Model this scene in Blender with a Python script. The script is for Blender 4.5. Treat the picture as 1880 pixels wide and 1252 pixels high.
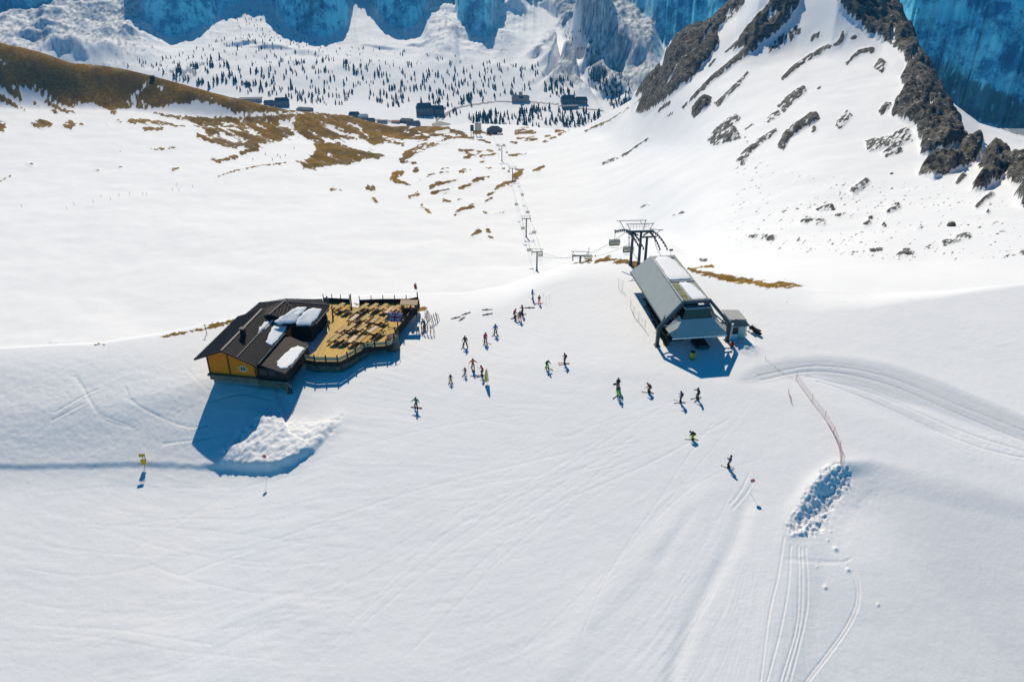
import bpy, bmesh, math, random
import numpy as np
from mathutils import Vector, Matrix
for o in list(bpy.data.objects): bpy.data.objects.remove(o)
S = bpy.context.scene
COL = S.collection
R = math.radians
# ---------------------------------------------------------------- camera
F, PITCH, H = 1464.0, R(29), 57.0
cd = bpy.data.cameras.new('camera'); cam = bpy.data.objects.new('camera', cd); COL.objects.link(cam)
cam.location = (0, 0, H); cam.rotation_euler = (R(90)-PITCH, 0, 0)
cd.sensor_width = 36; cd.lens = 36*F/1880; cd.clip_start = 1; cd.clip_end = 12000
S.camera = cam
# ---------------------------------------------------------------- light
SUN_EL, SUN_AZ = R(40), R(9)      # azimuth: degrees to the left of +Y
W = bpy.data.worlds.new('World'); S.world = W; W.use_nodes = True
wn = W.node_tree; bg = wn.nodes['Background']
sky = wn.nodes.new('ShaderNodeTexSky'); sky.sky_type = 'NISHITA'; sky.sun_disc = False
sky.sun_elevation = SUN_EL; sky.sun_rotation = -SUN_AZ; sky.altitude = 2000
sky.air_density = 0.7; sky.dust_density = 0.0; sky.ozone_density = 6
hs = wn.nodes.new('ShaderNodeMix'); hs.data_type = 'RGBA'; hs.blend_type = 'MULTIPLY'; hs.inputs[0].default_value = 1; hs.inputs[7].default_value = (0.10, 1.0, 1.12, 1)
wn.links.new(sky.outputs[0], hs.inputs[6]); wn.links.new(hs.outputs[2], bg.inputs[0])   # deep high-altitude blue
bg.inputs[1].default_value = 0.1
sd = bpy.data.lights.new('sun', 'SUN'); sd.energy = 4.4; sd.angle = R(0.5); sd.color = (1, 0.895, 0.73)
sun = bpy.data.objects.new('sun', sd); COL.objects.link(sun)
sv = Vector((-math.sin(SUN_AZ)*math.cos(SUN_EL), math.cos(SUN_AZ)*math.cos(SUN_EL), math.sin(SUN_EL)))
sun.rotation_euler = sv.to_track_quat('Z', 'Y').to_euler(); sun.location = (0, 60, 90)
S.view_settings.view_transform = 'Standard'; S.view_settings.look = 'None'
S.view_settings.exposure = 0.0; S.view_settings.gamma = 1
# ---------------------------------------------------------------- rays of the survey photograph -> points of the place
def ray(X, Y):
    a = (X-940)/F; b = -(Y-626)/F
    return (a, math.cos(PITCH)+b*math.sin(PITCH), -math.sin(PITCH)+b*math.cos(PITCH))
def U(X, Y, z=0.0):
    r = ray(X, Y); t = (H-z)/-r[2]
    return Vector((r[0]*t, r[1]*t, z))
def azt(X, Y):
    r = ray(X, Y); return math.atan2(r[0], r[1]), -r[2]/math.hypot(r[0], r[1])
# ---------------------------------------------------------------- noise
_rng = np.random.default_rng(7)
_perm = _rng.permutation(512); _perm = np.concatenate([_perm, _perm, _perm])
_g = _rng.uniform(0, 2*np.pi, 512); _gx, _gy = np.cos(_g), np.sin(_g)
def perlin(x, y):
    xi = np.floor(x).astype(np.int64); yi = np.floor(y).astype(np.int64)
    xf = x-xi; yf = y-yi; xi &= 511; yi &= 511
    u = xf*xf*xf*(xf*(xf*6-15)+10); v = yf*yf*yf*(yf*(yf*6-15)+10)
    def gr(ix, iy, dx, dy):
        h = _perm[_perm[ix & 511]+(iy & 511)]; h = h & 511
        return _gx[h]*dx+_gy[h]*dy
    n00 = gr(xi, yi, xf, yf); n10 = gr(xi+1, yi, xf-1, yf)
    n01 = gr(xi, yi+1, xf, yf-1); n11 = gr(xi+1, yi+1, xf-1, yf-1)
    return (n00*(1-u)+n10*u)*(1-v)+(n01*(1-u)+n11*u)*v
def fbm(x, y, o=4, ridge=False):
    s = 0; a = 1; t = 0
    for i in range(o):
        n = perlin(x*2**i+17.3*i, y*2**i-9.1*i)
        if ridge: n = 1-2*np.abs(n)*1.4
        s = s+a*n; t += a; a *= .5
    return s/t
def sm(x, a, b):
    t = np.clip((x-a)/(b-a), 0, 1); return t*t*(3-2*t)
# ---------------------------------------------------------------- terrain: polar survey grid
NT = 1400
TH = np.linspace(R(-58), R(58), NT)
RR = np.concatenate([np.linspace(10, 34, 30, endpoint=False), np.arange(34, 145, 0.2), np.geomspace(145, 1340, 400, endpoint=False), np.linspace(1340, 1640, 75, endpoint=False), np.geomspace(1640, 2130, 45, endpoint=False), np.linspace(2130, 2720, 140, endpoint=False), np.geomspace(2720, 4600, 24)])
NR = len(RR)
TG, RG = np.meshgrid(TH, RR, indexing='ij')
XG, YG = RG*np.sin(TG), RG*np.cos(TG)

def plateau(x, y):
    # flat saddle that falls away as a groomed piste towards the viewer
    t = np.clip(98-y, -40, 90)
    z = -.105*(np.sqrt(t*t+36)+t-6)/2*np.where(t > -40, 1, 1)
    z = z-3.8*sm(-x, 21, 37)*sm(-y, -97, -75)
    z = z-.02*np.clip(x-38, 0, 100)*sm(y, 60, 130)
    return z
def nodes(lst):
    """list of (X, Y, z or None, r or None) -> r(theta), z(theta)"""
    a = []
    for X, Y, z, r in lst:
        th, tn = azt(X, Y)
        if r is None: r = (H-z)/tn
        if z is None: z = H-r*tn
        a.append((th, r, z))
    a.sort(); a = np.array(a)
    return np.interp(TH, a[:, 0], a[:, 1]), np.interp(TH, a[:, 0], a[:, 2])
def ks(v, n):    # smooth along azimuth
    k = np.hanning(n+2)[1:-1]; k /= k.sum()
    return np.convolve(np.pad(v, n//2, mode='edge'), k, 'valid')[:len(v)]
CREST1 = [(-300,652,0),(0,642,0),(180,634,0),(300,616,0),(430,589,0),(480,562,-.4),(560,552,-.8),(600,549,-1),(750,542,-1),(850,539,-1.5),(930,525,-2.5),
          (1000,499,-3.2),(1050,483,-2.5),(1110,478,-1.6),(1180,484,-.8),(1260,493,-.8),(1380,515,-1.2),(1490,536,-2),(1600,538,-3),(1750,532,-4.5),(1880,522,-5.5),(2200,505,-7)]
rc, zc = nodes([(X, Y, z, None) for X, Y, z in CREST1])
rb1, zb1 = nodes([(-300,645,-80,None),(0,640,-84,None),(300,614,-86,None),(430,587,-87,None),(560,550,-88,None),(750,541,-90,None),(850,537,-90,None),(930,523,-90,None),(985,500,-92,None),(1050,481,-86,None),
                  (1100,476,-76,None),(1200,484,-48,None),(1260,492,-25,None),(1320,497,-15,None),(1420,497,-12,None),(1500,490,-12.5,None),(1700,480,-14.5,None),(1880,467,-14.5,None),(2200,450,-14,None)])
rb2, zb2 = nodes([(X, 420, z, None) for X, z in [(-300,-92),(0,-96),(400,-98),(800,-103),(966,-109),(1080,-105),(1200,-80),(1300,-47),(1400,-36),(1500,-30),(1700,-24),(1880,-20),(2200,-16)]])
rb3, zb3 = nodes([(X, 340, z, None) for X, z in [(-300,-103),(0,-105),(400,-108),(800,-119),(950,-130),(1100,-118),(1200,-86),(1300,-60),(1400,-49),(1500,-42),(1700,-35),(1880,-28),(2200,-22)]])
rb4, zb4 = nodes([(-300,270,-108,None),(0,270,-112,None),(400,270,-118,None),(600,272,-128,None),(800,270,-150,None),(921,272,-163,None),(1050,270,-150,None),(1150,270,-115,None),(1200,270,-98,None),(1300,270,-68,None),
                  (1400,270,-53,None),(1500,270,-45,None),(1600,270,-41,None),(1700,280,-38,None),(1800,300,-36,None),(1900,310,-34,None),(2200,320,-30,None)])
rb5, zb5 = nodes([(-300,190,-112,None),(0,200,-116,None),(279,208,-122,None),(430,225,-128,None),(592,245,-136,None),(719,252,-151,None),(868,242,-174,None),(1000,246,-171,None),(1060,248,-158,None),(1108,240,-140,None),(1159,220,-110,None),
                  (1194,190,-88,None),(1231,160,-68,None),(1291,150,-58,None),(1357,130,-49,None),(1500,110,-40,None),(1600,130,-38,None),(1677,185,-37,None),(1718,222,-39,None),(1797,265,-44,None),(1900,282,-45,None),(2200,295,-45,None)])
CREST2 = [(-300,35,-45),(0,80,-70),(51,92,-76),(136,119,-88),(170,120,-90),(225,129,-94),(279,142,-100),(357,163,-108),(425,181,-115),(528,204,-127),(592,208,-131),(640,214,-138),(673,225,-147),(719,233,-155),(793,234,-166),
          (828,230,-171),(868,227,-175),(960,230,-178),(1020,236,-177),(1050,237,-172),(1074,234,-165),(1108,213,-140),(1124,205,-131),(1159,183,-112),(1164,170,-104),(1178,157,-95),(1194,130,-78),(1210,118,-71),(1220,98,-60),(1231,76,-48),
          (1263,58,-41),(1279,47,-37),(1291,52,-38),(1300,42,-35),(1307,33,-32),(1320,17,-26),(1345,8,-21),(1357,0,-18),(1400,-50,5),(1500,-150,43),(1560,-110,30),(1600,-60,12),(1639,0,-10),(1677,70,-28),(1693,112,-33),(1718,162,-41),(1760,200,-46),(1797,227,-50),(1880,250,-54),(2200,275,-60)]
rd, zd = nodes([(X, Y, z, None) for X, Y, z in CREST2])
FOOT = [(-300,40),(-60,0),(0,-12),(30,38),(60,42),(112,26),(143,6),(170,34),(200,36),(214,24),(224,8),(232,0),(252,0),(262,26),(270,52),(283,69),(306,76),(340,71),(368,59),(395,50),(405,32),(428,12),(465,4),(496,8),(510,28),(516,42),(531,58),(562,69),(603,75),
        (620,66),(636,55),(642,40),(646,18),(650,-12),(668,-12),(674,4),(688,22),(704,42),(722,54),(745,57),(765,50),(776,34),(784,10),(800,-8),(834,-6),(838,30),(842,58),(850,66),(865,77),(885,84),(895,81),(902,62),(907,38),(910,8),(914,-10),
        (1000,-25),(1110,-12),(1122,0),(1146,18),(1172,44),(1199,68),(1220,90),(1300,120),(1500,150),(1640,190),(1700,230),(1900,262),(2200,280)]
rf, zf = nodes([(X, Y, None, (2280+(75-Y)*4.2) if X < 1250 else (2080-(X-1250)*.9 if X < 1640 else 1500)) for X, Y in FOOT])
rf = rf+55*fbm(TH*70, TH*0+3, 4)+18*perlin(TH*420, TH*0)
r1, z1 = nodes([(X, 262, None, 1480) for X in (-300,0,940,1300)]+[(X, 262, None, 1250) for X in (1640,2200)])
r2, z2 = nodes([(X, 205, None, 1740) for X in (-300,0,940,1250)]+[(X, 240, None, 1330) for X in (1640,2200)])
r3, z3 = nodes([(X, 135, None, 1990) for X in (-300,0,940,1200)]+[(X, 235, None, 1400) for X in (1640,2200)])
rc, zc = ks(rc, 21), ks(zc, 21); rb1, zb1 = ks(rb1, 25), ks(zb1, 25)
rb2, zb2, rb3, zb3 = ks(rb2, 61), ks(zb2, 61), ks(rb3, 61), ks(zb3, 61)
rb4, zb4, rb5, zb5 = ks(rb4, 41), ks(zb4, 41), ks(rb5, 31), ks(zb5, 31)
r3 = np.minimum(r3, rf-70); z3 = np.minimum(z3, zf-10)
xc, yc = rc*np.sin(TH), rc*np.cos(TH)
def row(r, z): return np.stack([r, z], 1)
prof = []
for k in (18, 30, 40, 48, 56, 62, 68, 73, 77, 81, 85, 89, 93, 97):                       # plateau nodes
    f = np.full(NT, float(k)); prof.append(row(f, plateau(f*np.sin(TH), f*np.cos(TH))))
zin = plateau((rc-14)*np.sin(TH), (rc-14)*np.cos(TH))
prof.append(row(rc-14, zin)); prof.append(row(rc, zc))
dipd = np.clip((rb1-rc)*.12, 0.3, 15)*np.interp(TH, [R(-2), R(4)], [1, .75])*np.clip((rb1-rc-45)/40, 0, 1)
kc = np.clip((rb1-rc)/60, 0, 1)*np.interp(TH, [R(-11), R(-4), R(12), R(14)], [1, .35, .35, 0]); gs = (zc-zb1)/(rb1-rc)
prof.append(row(rc+3, zc-1.0*kc-3*gs*(1-kc))); prof.append(row(rc+8, zc-4.3*kc-8*gs*(1-kc)))
prof.append(row(rc*.6+rb1*.4, zc*.6+zb1*.4-dipd*1.0)); prof.append(row(rc*.25+rb1*.75, zc*.25+zb1*.75-dipd))
prof += [row(rb1, zb1), row(rb2, zb2), row(rb3, zb3), row(rb4, zb4), row(rb5, zb5), row(rd, zd)]
prof.append(row(rd+70, np.minimum(zd-45, zd-10))); prof.append(row(rd+200, zd-110+0*zd))
prof += [row(r1, z1), row(r2, z2), row(r3, z3), row(rf, zf), row(rf+95, zf+130), row(rf+420, zf+np.where(TH > R(16), 560, 230)), row(np.full(NT, 4700.), zf+np.where(TH > R(16), 760, 420))]
P = np.stack(prof, 1)     # NT,K,2
for i in range(1, P.shape[1]): P[:, i, 0] = np.maximum(P[:, i, 0], P[:, i-1, 0]+3)
def pchip_cols(P, rr):
    x = P[:, :, 0]; y = P[:, :, 1]; h = np.diff(x, axis=1); d = np.diff(y, axis=1)/h
    m = np.zeros_like(y)
    w1 = 2*h[:, 1:]+h[:, :-1]; w2 = h[:, 1:]+2*h[:, :-1]
    same = d[:, 1:]*d[:, :-1] > 0
    with np.errstate(all='ignore'):
        mm = (w1+w2)/(w1/d[:, :-1]+w2/d[:, 1:])
    m[:, 1:-1] = np.where(same, mm, 0); m[:, 0] = d[:, 0]; m[:, -1] = d[:, -1]
    out = np.zeros((len(P), len(rr)))
    for i in range(len(P)):
        j = np.clip(np.searchsorted(x[i], rr)-1, 0, x.shape[1]-2)
        t = np.clip((rr-x[i, j])/h[i, j], 0, 1)
        out[i] = ((1+2*t)*(1-t)**2)*y[i, j]+t*(1-t)**2*h[i, j]*m[i, j]+t*t*(3-2*t)*y[i, j+1]+t*t*(t-1)*h[i, j]*m[i, j+1]
    return out
ZG = pchip_cols(P, RR)
rcG = rc[:, None]; rdG = rd[:, None]; rfG = rf[:, None]
def proj(x, y, z):
    zz = z-H; d = y*math.cos(PITCH)-zz*math.sin(PITCH); u = y*math.sin(PITCH)+zz*math.cos(PITCH)
    d = np.maximum(d, 1)
    return 940+F*x/d, 626-F*u/d
PX, PY = proj(XG, YG, ZG)
# ---- region rasters traced on the survey photograph, carried to the ground as surface masks
RW, RH = 1880, 1260
def fill(img, pts, val=1.0):
    pts = np.array(pts, float); x0 = max(0, int(pts[:, 0].min())-1); x1 = min(RW, int(pts[:, 0].max())+2)
    y0 = max(0, int(pts[:, 1].min())-1); y1 = min(RH, int(pts[:, 1].max())+2)
    if x1 <= x0 or y1 <= y0: return
    gx, gy = np.meshgrid(np.arange(x0, x1)+.5, np.arange(y0, y1)+.5)
    ins = np.zeros(gx.shape, bool); n = len(pts)
    for i in range(n):
        ax, ay = pts[i]; bx, by = pts[(i+1) % n]
        if ay == by: continue
        c = ((ay > gy) != (by > gy)) & (gx < (bx-ax)*(gy-ay)/(by-ay)+ax); ins ^= c
    img[y0:y1, x0:x1][ins] = val
def stroke(img, pts, w0, w1=None, val=1.0):
    w1 = w0 if w1 is None else w1
    pts = np.array(pts, float); n = len(pts)
    for i in range(n-1):
        a, b = pts[i], pts[i+1]; wa = w0+(w1-w0)*i/max(1, n-1); wb = w0+(w1-w0)*(i+1)/max(1, n-1)
        d = b-a; L = math.hypot(*d) or 1; nx, ny = -d[1]/L, d[0]/L
        fill(img, [(a[0]+nx*wa/2, a[1]+ny*wa/2), (b[0]+nx*wb/2, b[1]+ny*wb/2), (b[0]-nx*wb/2, b[1]-ny*wb/2), (a[0]-nx*wa/2, a[1]-ny*wa/2)], val)
        if i: k = [(a[0]+wa/2*math.cos(q), a[1]+wa/2*math.sin(q)) for q in np.linspace(0, 6.28, 9)[:-1]]; fill(img, k, val)
def blur(img, n=1):
    for _ in range(n):
        p = np.pad(img, 1, mode='edge'); img = (p[:-2, 1:-1]+p[2:, 1:-1]+p[1:-1, :-2]+p[1:-1, 2:]+2*p[1:-1, 1:-1])/6
    return img
def boxb(img, r, n=3):
    for _ in range(n):
        for ax in (0, 1):
            pad = [(0, 0), (0, 0)]; pad[ax] = (r+1, r); c = np.cumsum(np.pad(img, pad, mode='edge'), axis=ax)
            N = img.shape[ax]; sl = lambda a, b: c[a:b] if ax == 0 else c[:, a:b]
            img = (sl(2*r+1, 2*r+1+N)-sl(0, N))/(2*r+1)
    return img
def sample(img, px, py):
    x = np.clip(px-.5, 0, RW-1.01); y = np.clip(py-.5, 0, RH-1.01)
    i = x.astype(int); j = y.astype(int); u = x-i; v = y-j
    return (img[j, i]*(1-u)+img[j, i+1]*u)*(1-v)+(img[j+1, i]*(1-u)+img[j+1, i+1]*u)*v
def zm(k, ox, oy, pts): return [(x/k+ox, y/k+oy) for x, y in pts]
def Z1(p): return zm(2.9375, 0, 0, p)
def Z2(p): return zm(3.481, 420, 0, p)
def Z3(p): return zm(3.76, 800, 0, p)
def Z4(p): return zm(2.41, 1100, 0, p)
def Z6(p): return zm(3.133, 400, 180, p)
grass = np.zeros((RH, RW)); rock = np.zeros((RH, RW)); veg_shade = np.zeros((RH, RW)); bump = np.zeros((RH, RW)); pack = np.zeros((RH, RW))
# --- bare grass of the left hills
fill(grass, [(-50,40),(0,60),(51,80),(136,105),(225,118),(279,132),(357,153),(425,173),(528,197),(560,203),(640,208),(600,211),(545,211),(480,209),(430,207),(395,190),(375,186),(340,192),(300,197),(255,201),(235,202),(200,203),(180,195),(160,187),(130,197),(90,180),(60,167),(30,160),(10,158),(0,162),(-50,155)])
for p in ([(0,172),(25,185),(52,206),(30,198),(0,186)], [(8,160),(35,166),(42,188),(20,178)], [(50,165),(90,180),(142,209),(100,207),(60,192)], [(55,225),(75,220),(98,228),(92,235),(65,234)],
          [(111,236),(120,225),(130,222),(142,229),(130,237)], [(0,222),(14,230),(6,242),(-5,242)],
          [(280,207),(360,215),(430,214),(540,211),(592,209),(640,211),(673,221),(719,229),(765,230),(795,234),(800,246),(790,256),(765,262),(740,268),(715,262),(690,266),(665,258),(620,256),(560,258),(540,250),(500,264),(470,264),(430,250),(380,240),(330,225)],
          Z2([(530,895),(560,940),(540,990),(460,1040),(480,1090),(600,1070),(690,1050),(760,1055),(870,1020),(960,1015),(1020,995),(940,985),(850,960),(740,930),(700,910),(620,905)])):
    fill(grass, p)
for pts, a, b in [([(235,224),(290,225),(340,234)],6,4),([(262,238),(300,237)],5,4),([(378,241),(442,246),(483,262)],10,5),([(361,250),(425,266),(475,266)],7,10),([(276,273),(333,270)],3,2),([(388,291),(402,298),(436,288)],5,6),
      ([(440,283),(476,273)],8,6),([(196,229),(203,231)],4,3),([(204,209),(216,211)],5,3),([(215,223),(225,226)],3,3),([(146,228),(153,230)],3,3),([(48,301),(62,304)],3,3),([(315,313),(330,311)],4,3),([(218,305),(226,307)],2,2),([(172,310),(184,312)],2,2),([(0,333),(22,322)],2,2),
      ([(212,278),(230,276)],1.5,1.5),([(400,328),(440,315),(470,308),(520,300),(555,296)],2.5,3),
      ([(739,286),(765,272),(793,267),(828,254),(845,252),(880,256),(900,263)],6,3),([(785,235),(822,238),(857,250)],6,5),([(790,246),(830,252)],4,3),([(735,296),(754,287),(765,281)],8,5),([(868,243),(905,248)],7,3),
      ([(759,297),(760,301)],8,7),([(768,307),(762,313),(760,318)],6,5),([(766,327),(773,332)],3,3),([(722,331),(740,336),(754,342)],5,2),([(682,365),(690,370),(697,374)],6,2),([(606,348),(628,350)],4,2),([(672,344),(680,347),(690,347)],7,10),
      ([(750,363),(770,354)],4,7),([(771,376),(780,382),(792,392)],8,2),([(788,344),(800,338),(815,337),(842,329)],7,3),([(790,354),(828,345)],4,3),([(842,345),(860,340),(890,329)],5,4),([(868,331),(904,323)],3,2),([(810,309),(826,308)],4,2),([(783,323),(799,319)],3,4),
      ([(806,317),(826,316)],3,2),([(844,318),(856,311)],7,6),([(861,312),(864,310)],5,3),([(890,309),(904,309)],4,3),([(920,310),(927,310)],3,3),([(942,333),(907,349)],6,4),([(895,356),(905,353)],5,3),([(888,371),(904,362)],3,3),
      ([(833,396),(842,386),(853,380),(872,375)],4,6),([(812,366),(828,367)],6,3),([(837,364),(848,364)],4,3),([(886,388),(896,392)],5,2),([(906,390),(926,390)],3,3),([(866,437),(874,428),(882,422)],4,10),([(892,423),(902,425)],6,5),([(889,413),(896,414)],3,3),([(896,436),(906,437)],3,2),
      ([(944,243),(960,240),(984,244)],7,5),([(949,253),(970,256),(989,256)],3,5),([(997,262),(1021,254)],2,4),([(1023,247),(1045,240)],6,3),([(1000,251),(1012,248)],3,3),([(933,287),(968,284)],4,3),([(1020,240),(1035,239)],3,3),([(935,262),(950,264)],3,2),
      ([(1072,243),(1119,221),(1178,181)],3,2),([(880,297),(892,298)],3,2),([(850,290),(880,284)],4,2),([(840,277),(862,275),(886,280)],4,2),([(880,287),(914,282)],4,3),([(856,283),(870,285)],4,2),([(895,275),(905,278)],2,2)]:
    stroke(grass, pts, a*1.25, b*1.25)
fill(grass, [(714,333),(720,318),(731,310),(742,314),(743,321),(733,322),(727,330)]); fill(grass, [(938,334),(943,318),(951,311),(962,310),(960,322),(951,330),(944,336)]); fill(grass, [(974,319),(980,311),(990,306),(1005,304),(998,311),(986,318)])
# snow left lying in the grass
for pts, a, b in [([(0,112),(12,124)],6,2),([(12,138),(40,156)],4,2),([(62,158),(105,181)],5,3),([(115,176),(150,202)],4,8),([(50,163),(80,180),(130,203)],3,5),([(40,160),(62,178),(95,203)],6,14),([(0,165),(40,195)],7,10),([(170,150),(190,160)],2.5,2),([(140,132),(155,141)],1.5,1.5),
      ([(276,147),(262,160),(248,172),(243,183),(248,190),(246,204)],4,9),([(254,178),(276,198)],3,4),([(289,159),(305,172)],3,1),([(196,177),(205,185)],3,2),([(233,187),(245,189)],2,2),([(293,200),(320,194),(361,187),(375,191),(371,213)],4,7),([(371,213),(422,211),(477,206),(545,208),(592,208),(640,212)],5,2),
      ([(315,184),(322,178)],4,2),([(388,190),(417,207)],3,2),([(418,204),(424,196),(432,198)],3,3),([(512,226),(530,230),(546,246),(562,258)],12,5),([(532,228),(540,222),(538,216),(550,212)],6,3),([(587,228),(621,244),(658,254)],5,6),([(604,230),(632,241)],2,4),
      ([(592,214),(632,227),(655,233),(667,244),(678,256)],3,4),([(684,238),(701,244)],2,4),([(620,205),(640,213),(700,226)],1.5,1.5),([(440,222),(455,232)],5,4),([(443,214),(448,217)],4,3),([(470,228),(490,238)],4,3),([(486,222),(500,228)],3,3),([(390,222),(440,232),(470,246),(500,262)],3,4),
      ([(330,220),(380,234),(425,238),(470,250)],4,3),([(300,215),(350,228)],4,3),([(378,236),(400,232),(430,228)],2,2),([(400,244),(430,256),(450,262)],3,3),([(565,242),(585,252),(610,258)],2,5),([(700,252),(740,262),(790,262)],3,8),([(596,262),(602,263)],4,3),([(602,283),(612,286)],8,3),([(628,275),(634,280)],4,2),([(654,284),(664,287)],3,2),
      ([(740,240),(770,250)],2,3),([(760,238),(800,256)],1.5,4),([(560,222),(566,226)],2,2),([(655,262),(690,268)],4,3)]:
    stroke(grass, pts, a, b, 0.0)
# crests near the hut and the station
fill(grass, [(290,620),(318,611),(345,607),(372,602),(400,592),(436,586),(436,592),(405,599),(380,606),(345,611),(310,619)]); stroke(grass, [(172,634),(183,631),(193,634)], 3, 2); stroke(grass, [(90,628),(150,627)], 1.6, 1)
stroke(grass, [(1045,485),(1080,480),(1110,478),(1150,480),(1170,486),(1192,496)], 3, 14); fill(grass, [(1180,545),(1196,541),(1216,588),(1236,622),(1222,640),(1203,600)])
fill(grass, [(1255,488),(1290,498),(1345,506),(1372,512),(1412,520),(1440,516),(1470,522),(1496,527),(1460,526),(1440,529),(1412,529),(1385,523),(1350,519),(1310,510),(1275,503)]); stroke(grass, [(1283,491),(1310,487)], 3, 5); stroke(grass, [(1436,552),(1449,557)], 2, 2)
fill(grass, [(768,572),(783,571),(786,565),(776,562),(768,566)]); stroke(grass, [(640,559),(675,559)], 3, 3)
# --- rock of the right-hand peak
for p in ([(460,105),(400,130),(330,172),(290,235),(280,290),(220,330),(150,430),(190,425),(160,500),(200,512),(300,440),(400,360),(470,280),(530,200),(520,130)], [(480,105),(540,50),(600,-10),(650,-20),(640,40),(560,100),(520,150)],
          [(760,-10),(740,30),(680,100),(620,170),(590,230),(650,212),(760,170),(830,110),(880,40),(890,-10)],
          [(500,430),(440,455),(405,485),(415,528),(450,505),(490,470)],
          [(1040,-20),(1080,50),(1130,100),(1180,150),(1230,170),(1310,220),(1340,250),(1360,300),(1330,350),(1350,400),(1300,470),(1290,520),(1400,560),(1420,640),(1420,690),(1500,680),(1560,650),(1630,630),(1590,540),(1500,385),(1450,270),(1410,230),(1395,150),(1350,90),(1325,-20)],
          [(1405,780),(1430,740),(1530,690),(1560,660),(1640,640),(1670,600),(1700,610),(1690,670),(1660,720),(1580,760),(1480,797)],
          [(1670,745),(1700,690),(1740,660),(1790,680),(1840,720),(1890,735),(1890,835),(1820,825),(1790,790),(1700,845),(1650,852),(1650,820),(1720,770)], [(1835,865),(1890,845),(1890,930),(1860,905)]):
    fill(rock, Z4(p))
def zst(pts, a, b, v=.62): stroke(rock, Z4(pts), a/2.41, b/2.41, v)
for pts, a, b, v in [([(700,200),(600,270),(500,350),(440,410),(365,485)],34,12,.8),([(660,320),(600,390),(560,430),(515,470)],20,28,.62),([(1090,140),(1060,200),(1000,220),(940,250),(870,300),(805,358)],26,22,.72),
      ([(980,150),(920,185)],30,10,.66),([(890,130),(740,230)],50,40,.5),([(1220,225),(1150,235),(1090,290)],34,14,.72),([(1260,270),(1230,320)],60,50,.58),([(1140,160),(1110,175)],25,15,.7),([(430,60),(460,120)],5,5,.8),
      ([(620,510),(540,580),(495,640)],40,60,.6),([(615,590),(560,620),(490,650)],60,20,.66),([(790,575),(720,620),(650,680),(620,725)],22,36,.64),([(970,515),(900,550),(830,600),(800,660)],36,36,.74),([(960,560),(940,590)],30,14,.6),([(1110,500),(1050,565)],44,34,.56),
      ([(915,390),(850,440),(800,490)],40,46,.6),([(800,500),(730,550)],34,24,.52),([(690,550),(640,580)],14,12,.6),([(1280,460),(1240,510)],36,24,.7),([(1380,590),(1300,620),(1180,650)],70,60,.56),([(1340,660),(1250,690)],40,30,.56),([(1620,770),(1580,815)],30,16,.7),
      ([(1745,860),(1700,885),(1665,918)],16,10,.76),([(1190,800),(1110,860)],36,30,.55),([(1035,920),(960,938)],22,16,.64),([(1000,990),(890,990)],26,20,.58),([(1330,910),(1270,935)],26,26,.58),([(1070,955),(1045,960)],14,10,.7),([(1640,1045),(1515,1085)],24,26,.58),
      ([(1250,1110),(1190,1112)],14,12,.8),([(1390,1130),(1350,1115),(1320,1140)],26,22,.6),([(780,1055),(660,1050)],22,20,.55),([(230,905),(180,915)],16,14,.58),([(380,935),(325,950)],14,12,.56),([(220,610),(100,690),(10,722)],12,16,.66),([(320,450),(240,510)],18,10,.7),([(640,600),(660,640)],10,10,.6),
      ([(330,500),(290,525)],14,8,.72),([(520,260),(480,300)],16,8,.7),([(560,230),(610,190)],10,14,.6),([(650,20),(560,90)],14,24,.55),([(980,385),(965,395)],12,10,.8),([(1490,700),(1470,690)],10,10,.6),([(1300,765),(1285,770)],14,10,.8),([(1265,995),(1250,1000)],18,14,.8),([(1720,930),(1715,940)],18,14,.8),([(1210,965),(1185,970)],16,12,.7),([(1200,990),(1170,997)],10,10,.8),
      ([(1480,1100),(1440,1090)],16,12,.56),([(1440,1000),(1400,1020)],14,10,.5),([(1880,1120),(1760,1140)],14,14,.5),([(480,1150),(440,1148)],18,10,.8),([(260,1108),(245,1115)],8,6,.7)]:
    zst(pts, a, b, v)
zz = np.zeros((RH, RW)); fill(zz, Z4([(600,650),(900,770),(1400,790),(1890,860),(1890,1165),(1250,1165),(560,1090)]), .22); rock = np.maximum(rock, blur(zz, 30))
for pts, a, b in [([(500,130),(470,180),(440,230)],8,10),([(1150,110),(1180,160),(1210,190)],14,20),([(1440,450),(1480,510),(1540,540),(1610,620)],14,8),([(770,60),(740,100)],40,16),([(380,250),(330,330),(290,400)],6,8),([(1590,650),(1560,690),(1600,700)],18,18),([(1750,720),(1830,760)],12,20),([(1290,150),(1300,200)],18,12),([(860,60),(800,110)],6,6),([(1400,240),(1380,280)],10,10)]:
    stroke(rock, Z4(pts), a/2.41, b/2.41, 0.1)
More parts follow.
